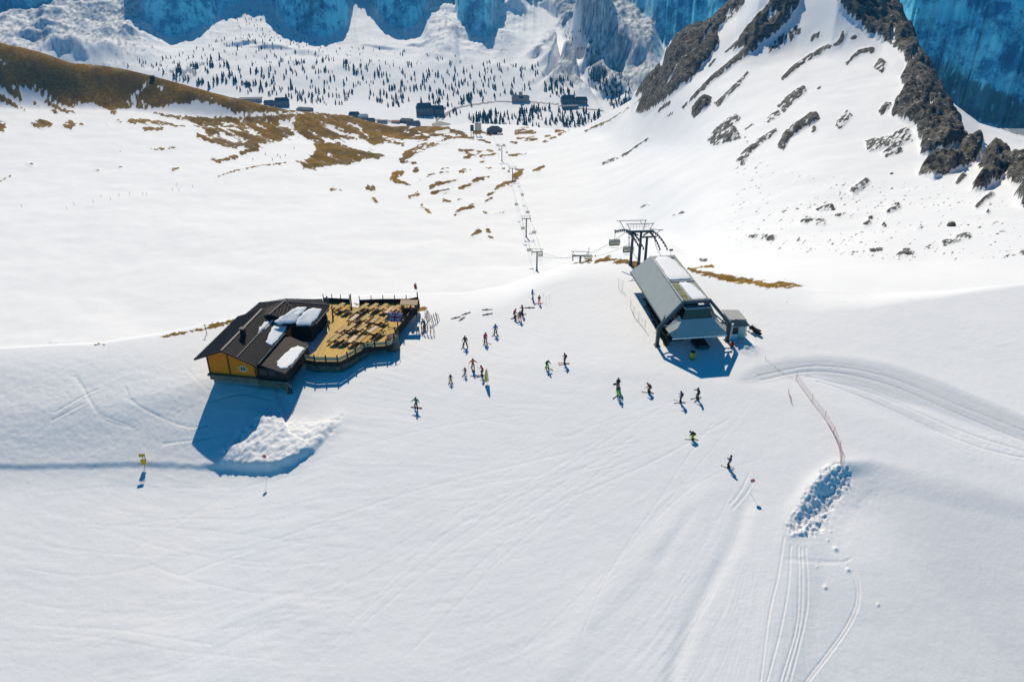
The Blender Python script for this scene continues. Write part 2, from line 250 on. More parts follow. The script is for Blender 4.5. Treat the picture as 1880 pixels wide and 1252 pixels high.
# --- dwarf pine and wood, plus spur shade painted in dark blue, across the valley
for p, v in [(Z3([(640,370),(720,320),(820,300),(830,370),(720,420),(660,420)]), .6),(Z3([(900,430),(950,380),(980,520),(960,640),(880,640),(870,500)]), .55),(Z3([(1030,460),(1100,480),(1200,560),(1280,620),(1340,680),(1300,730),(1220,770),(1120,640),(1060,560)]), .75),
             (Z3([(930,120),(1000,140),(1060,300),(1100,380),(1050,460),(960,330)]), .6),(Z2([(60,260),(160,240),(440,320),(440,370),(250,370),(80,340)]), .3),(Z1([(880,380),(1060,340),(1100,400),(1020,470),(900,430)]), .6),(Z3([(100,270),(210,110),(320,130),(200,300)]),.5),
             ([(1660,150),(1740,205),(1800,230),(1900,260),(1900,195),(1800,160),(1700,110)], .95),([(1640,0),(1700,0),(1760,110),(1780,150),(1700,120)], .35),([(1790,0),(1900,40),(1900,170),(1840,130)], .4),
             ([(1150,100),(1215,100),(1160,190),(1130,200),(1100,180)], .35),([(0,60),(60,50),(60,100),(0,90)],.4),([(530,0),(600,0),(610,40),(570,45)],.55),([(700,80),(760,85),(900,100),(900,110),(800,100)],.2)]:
    fill(veg_shade, p, v)
for x, y, w in [(888,121,9),(907,124,7),(924,121,9),(941,122,12),(946,133,12),(926,131,8),(909,125,6),(963,123,6),(1000,146,8),(457,153,9),(1010,150,6)]: stroke(veg_shade, [(x-w/2, y), (x+w/2, y)], 5, 5, .95)
for x0, x1, y in [(505,522,231)]: pass
# mountain piste without trees or bumps
piste = np.zeros((RH, RW)); fill(piste, Z3([(540,0),(640,40),(720,140),(780,250),(830,310),(835,400),(780,500),(640,600),(700,610),(820,520),(890,430),(940,400),(970,480),(970,560),(1060,640),(1150,760),(1180,800),(1240,780),(1130,650),(1040,560),(1020,490),(1040,450),(940,360),(915,300),(880,250),(850,150),(760,60),(700,40),(560,-10)]))
road = np.zeros((RH, RW)); stroke(road, Z3([(0,840),(60,790),(150,745),(260,725),(400,705),(640,706),(840,722),(870,735),(1160,768)]), 3.5, 3); fill(road, Z2([(1300,790),(1350,775),(1430,795),(1400,805),(1300,808)])); stroke(road, Z2([(1360,770),(1420,710),(1500,680)]), 4, 3); stroke(road, Z2([(930,770),(1220,790)]), 5, 5)
grass, rock, veg_shade, piste, road = blur(grass, 4), blur(rock, 3), boxb(veg_shade, 4), blur(piste, 2), blur(road, 1)
# --- near snow: banks, ploughed heaps, cut tracks (heights in metres)
hz = np.zeros((RH, RW))
def spline(pts, n=6):
    P_ = [np.array(p, float) for p in pts]; P_ = [2*P_[0]-P_[1]]+P_+[2*P_[-1]-P_[-2]]; out = []
    for i in range(1, len(P_)-2):
        for k in range(n):
            t = k/n; out.append(tuple(.5*(2*P_[i]+(P_[i+1]-P_[i-1])*t+(2*P_[i-1]-5*P_[i]+4*P_[i+1]-P_[i+2])*t*t+(3*P_[i]-P_[i-1]-3*P_[i+1]+P_[i+2])*t**3)))
    return out+[tuple(P_[-2])]
def groove(pts, w, dep, n=2):
    global hz
    t = np.zeros((RH, RW)); stroke(t, spline(pts), w, w); hz = hz+dep*(boxb(t, n) if n > 5 else blur(t, n))
rs = np.random.default_rng(5)
for k_ in range(44):       # single ski tracks crossing the piste
    if k_ < 28: x0, y0 = rs.uniform(950, 1400), rs.uniform(720, 900); x1, y1 = x0-rs.uniform(150, 800), rs.uniform(960, 1252)
    else: x0, y0 = rs.uniform(0, 300), rs.uniform(880, 1200); x1, y1 = x0+rs.uniform(250, 600), y0+rs.uniform(-90, 60)
    bw_ = rs.uniform(-.02, .10); L_ = math.hypot(x1-x0, y1-y0); nx_, ny_ = -(y1-y0)/L_, (x1-x0)/L_; wg = rs.uniform(1, 4); ph = rs.uniform(0, 6)
    pp = [(x0+(x1-x0)*q+nx_*(bw_*L_*4*q*(1-q)+wg*math.sin(q*9+ph)), y0+(y1-y0)*q+ny_*(bw_*L_*4*q*(1-q)+wg*math.sin(q*9+ph))) for q in np.linspace(0, 1, 22)]
    stroke(hz, pp, rs.uniform(1.2, 2.2), None, -rs.uniform(.015, .04))
hz = blur(hz, 1)
groove([(1380,905),(1362,950),(1345,1000),(1300,1080),(1262,1160),(1225,1260)], 12, -.30, 9); groove([(1275,935),(1240,985),(1205,1035)], 9, -.2, 8); groove([(1330,880),(1280,930),(1200,1010),(1100,1110),(1010,1252)], 30, .18, 18)
for a in ([(1440,985),(1428,1060),(1412,1130),(1396,1252)], [(1452,1000),(1447,1080),(1432,1160),(1408,1252)], [(1466,1000),(1467,1080),(1462,1150),(1432,1252)], [(1472,1003),(1474,1080),(1468,1150),(1440,1252)], [(1480,1000),(1484,1070),(1480,1130),(1450,1252)],
          [(1560,1015),(1577,1045),(1582,1080),(1574,1115),(1545,1165),(1480,1252)], [(1555,1018),(1572,1048),(1577,1080),(1569,1113),(1540,1163),(1474,1252)], [(1440,1026),(1500,1023),(1550,1019),(1568,1012)], [(1442,1030),(1500,1027),(1555,1022)],
          [(1375,870),(1366,890),(1350,915),(1340,925)], [(1384,880),(1376,897),(1362,915),(1345,935)]):
    groove(a, 2.0, -.09); groove([(x+2.5, y+1) for x, y in a], 1.6, .035)
for a in ([(135,690),(150,708),(165,735),(185,768),(215,782),(250,790)], [(140,690),(155,712),(170,740),(190,765),(240,785)], [(230,712),(245,738),(270,755),(310,775),(350,788),(385,783)], [(233,730),(262,752),(300,772)], [(300,818),(350,812),(390,806)], [(100,760),(150,730),(180,715)], [(95,775),(150,745),(160,742)],
          [(385,740),(440,725),(500,738)], [(345,680),(365,700),(385,720)], [(1390,690),(1500,672),(1620,690),(1760,745),(1900,800)], [(1396,698),(1500,681),(1620,702),(1760,760),(1900,818)], [(1480,690),(1600,720),(1760,790),(1900,835)], [(1500,700),(1600,735),(1760,808),(1850,835),(1900,842)]):
    groove(a, 2.6, -.12); groove([(x+2, y+2) for x, y in a], 2, .07)
rgh = np.zeros((RH, RW)); fill(rgh, [(398,850),(418,830),(450,800),(470,775),(486,760),(500,768),(525,780),(560,785),(600,776),(628,762),(632,772),(600,808),(570,836),(535,858),(500,866),(430,862)])
heap = boxb(rgh, 9); rgh = blur(rgh, 3)
chk = np.zeros((RH, RW)); fill(chk, [(1515,855),(1545,850),(1568,865),(1560,890),(1535,915),(1520,945),(1500,975),(1455,982),(1438,972),(1470,915),(1495,885)]); chk = blur(chk, 5)
soft = np.zeros((RH, RW)); fill(soft, [(-20,680),(120,660),(330,660),(385,700),(380,780),(420,840),(300,856),(-20,858)], 1); fill(soft, [(1740,800),(1890,780),(1890,850),(1740,830)], 1); fill(soft, [(1540,850),(1700,855),(1600,920),(1540,1010),(1450,1030),(1480,980)], .8); fill(soft, [(1455,690),(1500,700),(1530,790),(1560,850),(1520,850),(1490,770)], .6); fill(soft, [(1370,590),(1450,570),(1560,620),(1400,640)], .5); fill(soft, [(640,650),(730,640),(760,560),(830,560),(800,640),(730,690),(640,700)], .7); soft = boxb(soft, 22)
track_mask = np.zeros((RH, RW)); fill(track_mask, [(1385,672),(1440,656),(1500,652),(1560,655),(1640,668),(1720,695),(1800,730),(1900,770),(1900,815),(1800,785),(1700,750),(1640,735),(1560,710),(1500,692),(1440,690),(1370,705),(1350,700)], 1); fill(track_mask, [(1520,700),(1640,740),(1760,800),(1700,790),(1600,745)], .6); track_mask = boxb(track_mask, 5)

def seg_dist(X, Y, poly):
    best = np.full(X.shape, 1e9); sg = np.zeros(X.shape); tt = np.zeros(X.shape); L0 = 0
    for a, b in zip(poly[:-1], poly[1:]):
        dx, dy = b[0]-a[0], b[1]-a[1]; L = math.hypot(dx, dy)
        t = np.clip(((X-a[0])*dx+(Y-a[1])*dy)/L/L, 0, 1); qx, qy = X-a[0]-t*dx, Y-a[1]-t*dy
        d = np.hypot(qx, qy); m = d < best; best = np.where(m, d, best)
        sg = np.where(m, np.sign(dx*(Y-a[1])-dy*(X-a[0])), sg); tt = np.where(m, L0+t*L, tt); L0 += L
    return best*sg, tt
def inside(X, Y, poly):
    ins = np.zeros(X.shape, bool); n = len(poly)
    for i in range(n):
        (ax, ay), (bx, by) = poly[i], poly[(i+1) % n]
        if ay == by: continue
        ins ^= ((ay > Y) != (by > Y)) & (X < (bx-ax)*(Y-ay)/(by-ay)+ax)
    return ins
def ground(x, y):
    th = math.atan2(x, y); r = math.hypot(x, y)
    i = (th-TH[0])/(TH[1]-TH[0]); i = min(max(i, 0), NT-1.001); i0 = int(i); u = i-i0
    j = min(max(int(np.searchsorted(RR, r))-1, 0), NR-2); v = min(max((r-RR[j])/(RR[j+1]-RR[j]), 0), 1)
    return float((ZG[i0, j]*(1-v)+ZG[i0, j+1]*v)*(1-u)+(ZG[i0+1, j]*(1-v)+ZG[i0+1, j+1]*v)*u)
def T(X, Y, rmin=30, rmax=4500):
    """first point of the terrain that the survey ray meets"""
    th, tn = azt(X, Y); i = (th-TH[0])/(TH[1]-TH[0]); i0 = int(i); u = i-i0
    zc_ = ZG[i0]*(1-u)+ZG[i0+1]*u; g = (H-RR*tn)-zc_
    k = np.where((g < 0) & (RR > rmin))[0]
    if not len(k): return None
    k = k[0]; a, b = g[k-1], g[k]; t = a/(a-b) if a != b else 0; r = RR[k-1]+(RR[k]-RR[k-1])*t
    x, y = r*math.sin(th), r*math.cos(th); return Vector((x, y, ground(x, y)))
near = RR < 150; nI = np.where(near)[0]
Xn, Yn = XG[:, nI], YG[:, nI]
fadeC = 1-sm(RG[:, nI]-rcG, -10, 6)
# left bank: the terrace above the piste
bank = [T(x, y) for x, y in [(-250,870),(-20,862),(120,862),(270,858),(420,864),(500,868),(540,856),(580,832),(634,768)]]
d, t = seg_dist(Xn, Yn, [(p.x, p.y) for p in bank]); Ltot = t.max()
d = np.abs(d)*np.where(inside(Xn, Yn, [(p.x, p.y) for p in bank]+[(-16, 100), (-30, 400), (-400, 400)]), 1, -1)
hh = .25+.50*sm(t, Ltot*.62, Ltot*.74)*(1-sm(t, Ltot*.86, Ltot*.995)) - .25*sm(t, Ltot*.86, Ltot*.995)
add = hh*sm(d+.15*perlin(t*.9, t*0), -.1, .75)*(1-.85*sm(d, 2, 16))
add *= (1-sm(Yn, 90, 103))*(1-sm(d, 8, 24))
ZG[:, nI] += add*fadeC
# right bank: a slope turned away from the sun, edge strewn with ploughed blocks
ed = [T(x, y) for x, y in [(2100,925),(1880,897),(1760,874),(1660,856),(1600,845),(1545,850),(1500,885),(1462,935),(1438,985),(1412,1080),(1390,1180),(1370,1250)]]+[Vector((10,20,0)), Vector((0,-60,0))]
d, t = seg_dist(Xn, Yn, [(p.x, p.y) for p in ed]); d = np.abs(d)*np.where(inside(Xn, Yn, [(p.x, p.y) for p in ed]+[(60, -400), (900, 0), (400, 60)]), 1, -1)
w = np.exp(-((t-np.interp(0, [0], [0])-0)**2)*0)
c0 = T(1510, 900); wl = np.exp(-((Xn-c0.x)**2+(Yn-c0.y)**2)/45.)
ZG[:, nI] -= (.115*np.clip(d, 0, 80)*sm(d, 0, 5) + 1.1*sm(d, -.2, 2.2)*wl)*fadeC
ZG[:, nI] += .35*np.exp(-(d/1.0)**2)*wl
px, py = PX[:, nI], PY[:, nI]
hzs = sample(hz, px, py); ZG[:, nI] += hzs*fadeC
wx, wy = px+9*fbm(Xn*.5, Yn*.5, 3), py+9*fbm(Xn*.5+9, Yn*.5+4, 3); rg = sample(rgh, wx, wy); hp = sample(heap, wx, wy); ck = sample(chk, wx+6*perlin(Xn*.9, Yn*.9), wy); sf = sample(soft, px, py); pk = sample(track_mask, px, py)*(Xn > 0)
hb = U(1367, 640, -.2); hq = np.exp(-((Xn-hb.x)**2+(Yn-hb.y)**2)/2.6); ZG[:, nI] += hq*(.55+.5*fbm(Xn*1.3, Yn*1.3, 3))
ZG[:, nI] += hp*.5 + rg*(.42*fbm(Xn*.55, Yn*.55, 5)+.34*fbm(Xn*1.4, Yn*1.4, 3)+.12*np.abs(perlin(Xn*3.2, Yn*3.2)))
blk = np.round(fbm(Xn*1.1+9, Yn*1.1, 2)*5)/5
ZG[:, nI] += .8*ck*(.55*fbm(Xn*.8, Yn*.8, 5)+.55*np.abs(perlin(Xn*1.7, Yn*1.7))*perlin(Xn*.6, Yn*.6+3)+.38*perlin(Xn*2.6, Yn*2.6)+.22*blk)
ZG[:, nI] += sf*(.07*fbm(Xn*.8, Yn*.8, 3)+.035*perlin(Xn*2.1, Yn*2.1))
# groomed track along the right: shallow cut tilted to the viewer
ctr = [T(x, y) for x, y in [(1360,690),(1440,674),(1520,671),(1600,684),(1700,722),(1800,762),(1920,812),(2080,880)]]
d, t = seg_dist(Xn, Yn, [(p.x, p.y) for p in ctr])
ZG[:, nI] += pk*(.055*np.clip(d, -4, 4)+.04*perlin(d*1.3, t*.03)+.02*perlin(d*4, t*.06))
# groomed and skied texture: runs fan out below the lift station
P0 = T(1440, 715); rad = np.hypot(Xn-P0.x, Yn-P0.y); ang = np.arctan2(Xn-P0.x, P0.y-Yn)+.0042*rad*sm(-Xn, -30, 25)
rad0 = np.clip(rad, 6, 200); wv = .25*fbm(Xn*.03, Yn*.03, 2)
wv = wv+.05*fbm(Xn*.11, Yn*.11, 2)
lines = .016*perlin((ang+wv)*17, rad*.035)+.016*perlin((ang-.6*wv)*45+4, rad*.05)+.016*perlin((ang+wv*.3)*110, rad*.09)+.012*perlin((ang+wv*.5)*230, rad*.12)+.006*perlin((ang-wv*.5)*420, rad*.2)
lines += .02*perlin(Xn*.25+Yn*.9, Yn*.1-Xn*.06)*sm(-Xn, 0, 30)
lw = (.15+.85*sm(rad, 14, 45))*(Yn < 108)*(1-.75*sm(px, 1460, 1620)*sm(py, 860, 960))
lines *= 1.15; lines *= .25+1.5*np.clip(fbm(Xn*.07, Yn*.07, 3)+.35, 0, 1)
mn = 1-np.clip(rg+ck, 0, 1)
ZG[:, nI] += lines*lw*mn*fadeC + .05*perlin(Xn*.12, Yn*.12)*fadeC + .35*perlin(Xn*.03+5, Yn*.025)*sm(Yn, 96, 60)*fadeC
# small snow clods
for i, (x, y, s) in enumerate([(1557,1046,.5),(1515,1078,.45),(1500,960,.5),(1515,945,.4),(1534,1008,.6),(1545,890,.35),(1478,975,.5),(1500,1040,.25),(1612,1110,.35),(1500,1150,.2),(1520,992,.35),(1525,975,.3),(414,830,.55)]):
    c = T(x, y); q = (Xn-c.x)**2+(Yn-c.y)**2; ZG[:, nI] += .45*s*np.exp(-q/(s*s*.16))
# ---- middle distance and mountains
n1 = fbm(PX/7.0, PY/4.0, 3); n2 = fbm(PX/26., PY/16., 3)
sg_ = sample(grass, PX, PY); sr_ = sample(rock, PX, PY); sv_ = sample(veg_shade, PX, PY)
midm = sm(RG-rcG, 20, 120)*(1-sm(RG-rdG, 0, 60))
ZG += midm*(3.0*fbm(XG*.012, YG*.012, 4)+ .7*fbm(XG*.05, YG*.05, 3))*(1-.6*np.clip(sr_, 0, 1))
ZG += midm*sg_*1.1*(.5+fbm(XG*.03, YG*.03, 3))
# rock: crags and ledges
wr = sample(boxb(rock, 6), PX, PY)
crag = fbm(XG*.045+YG*.02, YG*.045, 5, True)
ZG += midm*np.clip(sr_*1.3-.2, 0, 1)*np.clip(wr*1.5-.25, .06, 1)*(6.0*crag+3.0*fbm(XG*.13+YG*.06, YG*.13, 4, True)+1.4*perlin(XG*.3, YG*.3)+.5)
farm = sm(RG-rdG, 120, 300)
onw = sm(RG-rfG, -20, 120)
pst = sample(piste, PX, PY)
rgd = fbm(XG*.006+3, YG*.004, 5, True)
spur = np.zeros_like(PX); 
spur += sm(PX, 985, 1030)*(1-sm(PX, 1190, 1225))*(1-sm(PY, 150, 230)); spur += (1-sm(PX, 230, 330))*(1-sm(PY, 100, 150))*.75; spur += sm(PX, 760, 800)*(1-sm(PX, 900, 985))*.45*(1-sm(PY, 70, 140)); spur = np.clip(spur, 0, 1)
ZG += farm*(1-onw)*(1-pst)*((6+30*spur)*rgd*sm(-PY, -190, -120)+48*spur*fbm(XG*.0022+2, YG*.0022, 3, True)+5*fbm(XG*.012, YG*.012, 4)*(1-sm(PY, 140, 190)))
ZG += farm*onw*(20*fbm(XG*.015, YG*.010, 6, True)+6*fbm(XG*.04, YG*.015, 3, True))
for cx, cy, wp, hp_ in [(1082,72,26,44),(1112,52,20,40),(1062,88,12,34),(1138,112,18,22),(1078,128,17,22),(1098,152,16,24),(1124,182,20,26),(1150,200,15,18),(984,108,12,14),(1010,126,16,18),(946,22,14,18),(1040,40,12,16),(1165,120,10,12),
                        (112,98,16,10),(62,76,22,12),(152,112,18,10),(30,98,14,10),(200,92,14,9),(236,60,10,10),(85,52,18,10),(500,92,30,7),(560,104,24,6),(445,86,22,7),(820,98,20,7),(700,92,26,5),(760,88,14,5)]:
    th_, tn_ = azt(cx, cy); i_ = int((th_-TH[0])/(TH[1]-TH[0])); col = (H-RR*tn_)-ZG[i_]; kk = np.where((col < 0) & (RR > 1500))[0]
    if not len(kk): continue
    r0 = RR[kk[0]]; w_ = wp/F*1.12; ci = np.where(np.abs(TH-th_) < 3*w_)[0]; ri = np.where((RR > r0-200) & (RR < r0+700))[0]; sl_ = np.ix_(ci, ri)
    dth = TG[sl_]-th_; dr = RG[sl_]-r0-45*fbm(TG[sl_]*55+cx, dth*0+cy, 3); hm = hp_*r0/F*.95
    ZG[sl_] += hm*np.exp(-(dth/w_)**2)*sm(dr, 0, hm*.75+8)*(1-sm(dr, hm*.8+10, hm*2.6+90))
ZG += farm*1.2*fbm(XG*.02, YG*.02, 3)
# ---- mesh
def grid_mesh(name):
    me = bpy.data.meshes.new(name); co = np.stack([XG, YG, ZG], -1).reshape(-1, 3).astype(np.float32)
    I, J = np.meshgrid(np.arange(NT-1), np.arange(NR-1), indexing='ij'); a = (I*NR+J).ravel()
    q = np.stack([a, a+NR, a+NR+1, a+1], 1).astype(np.int32)
    me.vertices.add(len(co)); me.vertices.foreach_set('co', co.ravel())
    me.loops.add(q.size); me.loops.foreach_set('vertex_index', q.ravel())
    me.polygons.add(len(q)); me.polygons.foreach_set('loop_start', np.arange(0, q.size, 4, dtype=np.int32))
    me.polygons.foreach_set('use_smooth', np.ones(len(q), bool)); me.update(calc_edges=True)
    return me
PX, PY = proj(XG, YG, ZG)
me = grid_mesh('terrain')
notw = 1-sm(RG-rdG, 30, 90)
n0 = fbm(PX/3.2+7, PY/2.2, 2)
wide = sample(boxb(grass, 7), PX, PY)
al, ac = PX*.9+PY*.43, -PX*.43+PY*.9
ns = fbm(al/45., ac/5., 4)*(1-sm(PX, 600, 760))+fbm(PX/24., (PY+PX*.18)/5., 3)*sm(PX, 600, 760)
gm = (.65*np.clip(sg_, 0, 1)+.45*wide+1.5*ns*sm(wide, .03, .3)*(1-.42*sm(wide, .9, 1)))*notw + (1.1*n1+.5*n2+.6*n0)*sm(sg_, .02, .25)*(1-.45*sm(sg_, .85, 1))*notw
gm = gm + np.where(sg_ < .02, (n1*.9+n2*.5-.25)*0, 0)
rm = np.clip(sr_, 0, 1)*notw
rm = rm+(1.0*fbm((PX-PY)/26., (PY+PX*.75)/6., 4)+.7*n1+.5*n0)*sm(sr_, .04, .3)*(1-.35*sm(sr_, .8, 1))*notw
slope_r = fbm(PX/9+40, PY/9, 3)
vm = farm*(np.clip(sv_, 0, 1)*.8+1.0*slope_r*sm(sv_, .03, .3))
vm = np.maximum(vm, farm*(1-pst)*(1-onw)*(.24+.62*fbm(PX/6, PY/5., 4)+.30*spur)*(1-sm(PY, 150, 190)))  # spur term adds painted shade on top of the speckled growth
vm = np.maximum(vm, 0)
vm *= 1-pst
rdm = sample(road, PX, PY)*farm
for nm, arr in (('grass', gm), ('rock', rm), ('veg_shade', vm), ('road', rdm), ('wall', farm*sm(RG-rfG, -5, 12)*(1-spur*.2)), ('track_mask', sample(track_mask, PX, PY)*(RG < 150)*(XG > 0))):  # 'wall' marks the far faces that get shade painted into their colour
    at = me.attributes.new(nm, 'FLOAT', 'POINT'); at.data.foreach_set('value', arr.astype(np.float32).ravel())
terrain = bpy.data.objects.new('terrain', me); COL.objects.link(terrain); terrain['kind'] = 'structure'
# ---------------------------------------------------------------- materials
class NT_:
    def __init__(s, name):
        s.m = bpy.data.materials.new(name); s.m.use_nodes = True; s.t = s.m.node_tree; s.b = s.t.nodes['Principled BSDF']
    def n(s, typ, **kw):
        x = s.t.nodes.new('ShaderNode'+typ)
        for k, v in kw.items():
            if k in x.inputs.keys(): x.inputs[k].default_value = v
            else: setattr(x, k, v)
        return x
    def l(s, a, b): s.t.links.new(a, b)
    def mix(s, fac, a, b):
        x = s.t.nodes.new('ShaderNodeMix'); x.data_type = 'RGBA'
        if hasattr(fac, 'is_linked') or hasattr(fac, 'links'): s.l(fac, x.inputs[0])
        else: x.inputs[0].default_value = fac
        for i, v in ((6, a), (7, b)):
            if isinstance(v, tuple): x.inputs[i].default_value = v+(1,) if len(v) == 3 else v
            else: s.l(v, x.inputs[i])
        return x.outputs[2]
    def math(s, op, a, b=None, c=None):
        x = s.t.nodes.new('ShaderNodeMath'); x.operation = op
        for i, v in enumerate((a, b, c)):
            if v is None: continue
            if isinstance(v, (int, float)): x.inputs[i].default_value = v
            else: s.l(v, x.inputs[i])
        return x.outputs[0]
    def noise(s, scale, det=3, rough=.55, vec=None):
        x = s.n('TexNoise'); x.inputs['Scale'].default_value = scale; x.inputs['Detail'].default_value = det; x.inputs['Roughness'].default_value = rough
        if vec is not None: s.l(vec, x.inputs['Vector'])
        return x.outputs['Fac']
    def ramp(s, v, lo, hi):
        x = s.n('MapRange'); x.inputs[1].default_value = lo; x.inputs[2].default_value = hi; s.l(v, x.inputs[0]); return x.outputs[0]
    def bump(s, h, st, dist):
        x = s.n('Bump'); x.inputs['Strength'].default_value = st; x.inputs['Distance'].default_value = dist; s.l(h, x.inputs['Height']); s.l(x.outputs[0], s.b.inputs['Normal']); return x
g = NT_('snowfield'); geo = g.n('NewGeometry'); pos = geo.outputs['Position']
def attr(nm):
    a = g.n('Attribute'); a.attribute_name = nm; return a.outputs['Fac']
nf = g.noise(.35, 5, .65, pos); nm_ = g.noise(.05, 5, .6, pos); nn = g.noise(2.5, 4, .6, pos)
snow = g.mix(g.ramp(nm_, .3, .7), (.82,.825,.835), (.87,.87,.875)); snow = g.mix(g.math('MULTIPLY', attr('track_mask'), .75), snow, (.62,.64,.68))  # snow turns greyer inside the track area
def thr(a, amt, w=.06):
    v = g.math('ADD', a, g.math('MULTIPLY', g.math('SUBTRACT', nf, .5), amt)); v = g.math('ADD', v, g.math('MULTIPLY', g.math('SUBTRACT', nm_, .5), amt)); return g.ramp(v, .5-w, .5+w)
gc = g.mix(g.ramp(nf, .35, .65), (.16,.088,.016), (.34,.205,.05)); gc = g.mix(g.math('MULTIPLY', g.ramp(g.noise(.02, 5, .65, pos), .40, .60), .75), gc, (.10,.068,.026)); 
nr = g.noise(.30, 10, .78, pos); rcl = g.mix(g.ramp(nr, .40, .60), (.017,.017,.017), (.19,.18,.155)); rcl = g.mix(g.math('MULTIPLY', g.ramp(nm_, .55, .75), .45), rcl, (.085,.066,.030)); rcl = g.mix(g.ramp(g.noise(.5, 8, .8, pos), .585, .63), rcl, (.72,.73,.76))
vc = g.mix(g.ramp(nf, .3, .7), (.008,.035,.06), (.04,.10,.15))  # dark blue for far growth and for the painted spur shade
mp = g.n('Mapping'); g.l(pos, mp.inputs[0]); mp.inputs['Scale'].default_value = (1, .8, 1.1); nw = g.noise(.020, 12, .76, mp.outputs[0]); wall_shade_c = g.mix(g.ramp(nw, .43, .55), (.02,.24,.46), (.20,.80,.98)); snow = g.mix(attr('wall'), snow, wall_shade_c)  # blue shade of the far mountain faces painted as base colour
c = g.mix(g.math('MULTIPLY', thr(attr('veg_shade'), .35, .14), .8), snow, vc)
c = g.mix(thr(attr('rock'), .55, .07), c, rcl)
c = g.mix(thr(attr('grass'), .62, .09), c, gc)
c = g.mix(thr(attr('road'), .2, .15), c, (.27,.25,.24))
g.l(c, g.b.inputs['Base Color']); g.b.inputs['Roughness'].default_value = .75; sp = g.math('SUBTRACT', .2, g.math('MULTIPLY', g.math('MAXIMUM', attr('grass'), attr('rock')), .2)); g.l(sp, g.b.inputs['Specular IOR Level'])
hgt = g.math('ADD', g.math('MULTIPLY', nf, .6), g.math('MULTIPLY', nn, .10)); g.bump(hgt, .35, .5)
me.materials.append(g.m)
# ================================================================ builders
def mat(name, col, rough=.7, metal=0, var=.15, scale=3.0, bump=0, spec=.3):
    k = NT_(name); tc = k.n('TexCoord'); nz = k.noise(scale, 4, .6, tc.outputs['Object'])
    a = tuple(c*(1-var) for c in col); b = tuple(min(1, c*(1+var)) for c in col)
    k.l(k.mix(k.ramp(nz, .3, .7), a, b), k.b.inputs['Base Color'])
    k.b.inputs['Roughness'].default_value = rough; k.b.inputs['Metallic'].default_value = metal; k.b.inputs['Specular IOR Level'].default_value = spec
    if bump: k.bump(nz, bump, .05)
    return k.m
def wood(name, c1, c2, axis=0, period=.15, rough=.75):
    k = NT_(name); tc = k.n('TexCoord'); sp = k.n('SeparateXYZ'); k.l(tc.outputs['Object'], sp.inputs[0])
    w = k.math('MULTIPLY', sp.outputs[axis], 1/period); fr = k.math('FRACT', w); fl = k.math('FLOOR', w)
    wn_ = k.n('TexWhiteNoise'); wn_.noise_dimensions = '1D'; k.l(fl, wn_.inputs['W'])
    nz = k.noise(1.6, 5, .65, tc.outputs['Object']); m = k.math('MULTIPLY', k.math('ADD', wn_.outputs['Value'], nz), .5)
    c_ = k.mix(k.ramp(m, .2, .8), c1, c2); gap = k.math('LESS_THAN', fr, .10)
    k.l(k.mix(gap, c_, tuple(x*.35 for x in c1)), k.b.inputs['Base Color']); k.b.inputs['Roughness'].default_value = rough; k.b.inputs['Specular IOR Level'].default_value = .2
    return k.m
M = dict(
    roof=mat('roof_metal', (.040,.031,.031), .7, 0, .25, 1.5, 0, .12), roofr=mat('roof_rib', (.075,.06,.058), .5), trim=mat('dark_trim', (.035,.028,.026), .6),
    orange=wood('orange_boards', (.86,.20,.007), (.95,.27,.014), 2, .16), brown=mat('brown_wood', (.10,.045,.015), .7, 0, .3), darkw=mat('dark_wood', (.030,.022,.017), .8, 0, .3),
    base=mat('weathered_beam', (.16,.15,.11), .85, 0, .3, 2), stone=mat('stone', (.12,.115,.095), .9, 0, .45, 2.2, .6), deck=wood('deck_boards', (.52,.33,.075), (.70,.46,.13), 0, .22),
    table=wood('table_boards', (.50,.34,.13), (.64,.44,.19), 0, .14), table2=wood('pale_table_boards', (.70,.50,.30), (.80,.60,.38), 0, .14), table3=wood('amber_table_boards', (.56,.30,.06), (.66,.38,.09), 0, .14),
    glass=mat('glass_dark', (.012,.02,.024), .3, 0, .1, 1, 0, .6), pane=mat('rail_glass', (.42,.33,.18), .25, 0, .1, 1, 0, .4), white=mat('white_paint', (.78,.78,.76), .5), snowcap=mat('roof_snow', (.86,.87,.89), .7, 0, .03, 2, .2),
    grey=mat('grey_sheet', (.50,.51,.47), .6, 0, .05, .6), greyd=mat('dark_grey_sheet', (.30,.31,.27), .6, 0, .06, .8), steel=mat('blue_grey_steel', (.030,.060,.082), .45, .0, .12, 2), galv=mat('galvanised_steel', (.10,.125,.14), .5, .2, .15, 2), black=mat('black_rubber', (.012,.012,.014), .6), skyl=mat('ribbed_skylight', (.33,.35,.17), .5, 0, .1, 3),
    yellow=mat('yellow_plastic', (.75,.45,.02), .5), red=mat('red_plastic', (.60,.03,.02), .5), pink=mat('faded_red_net', (.62,.27,.22), .7), cream=mat('cream_canopy', (.62,.60,.48), .4), seat=mat('dark_seat', (.04,.042,.038), .6), cable=mat('steel_cable', (.10,.11,.12), .5), pole=mat('grey_pole', (.10,.10,.10), .6),
    conc=mat('concrete', (.25,.25,.24), .9, 0, .2), skin=mat('skin', (.55,.32,.22), .6), rock=mat('boulder_stone', (.105,.10,.078), .9, 0, .5, 1.2, .8), tan=mat('tan_board', (.46,.33,.20), .8), barr=mat('barrier_wire', (.45,.47,.48), .5))
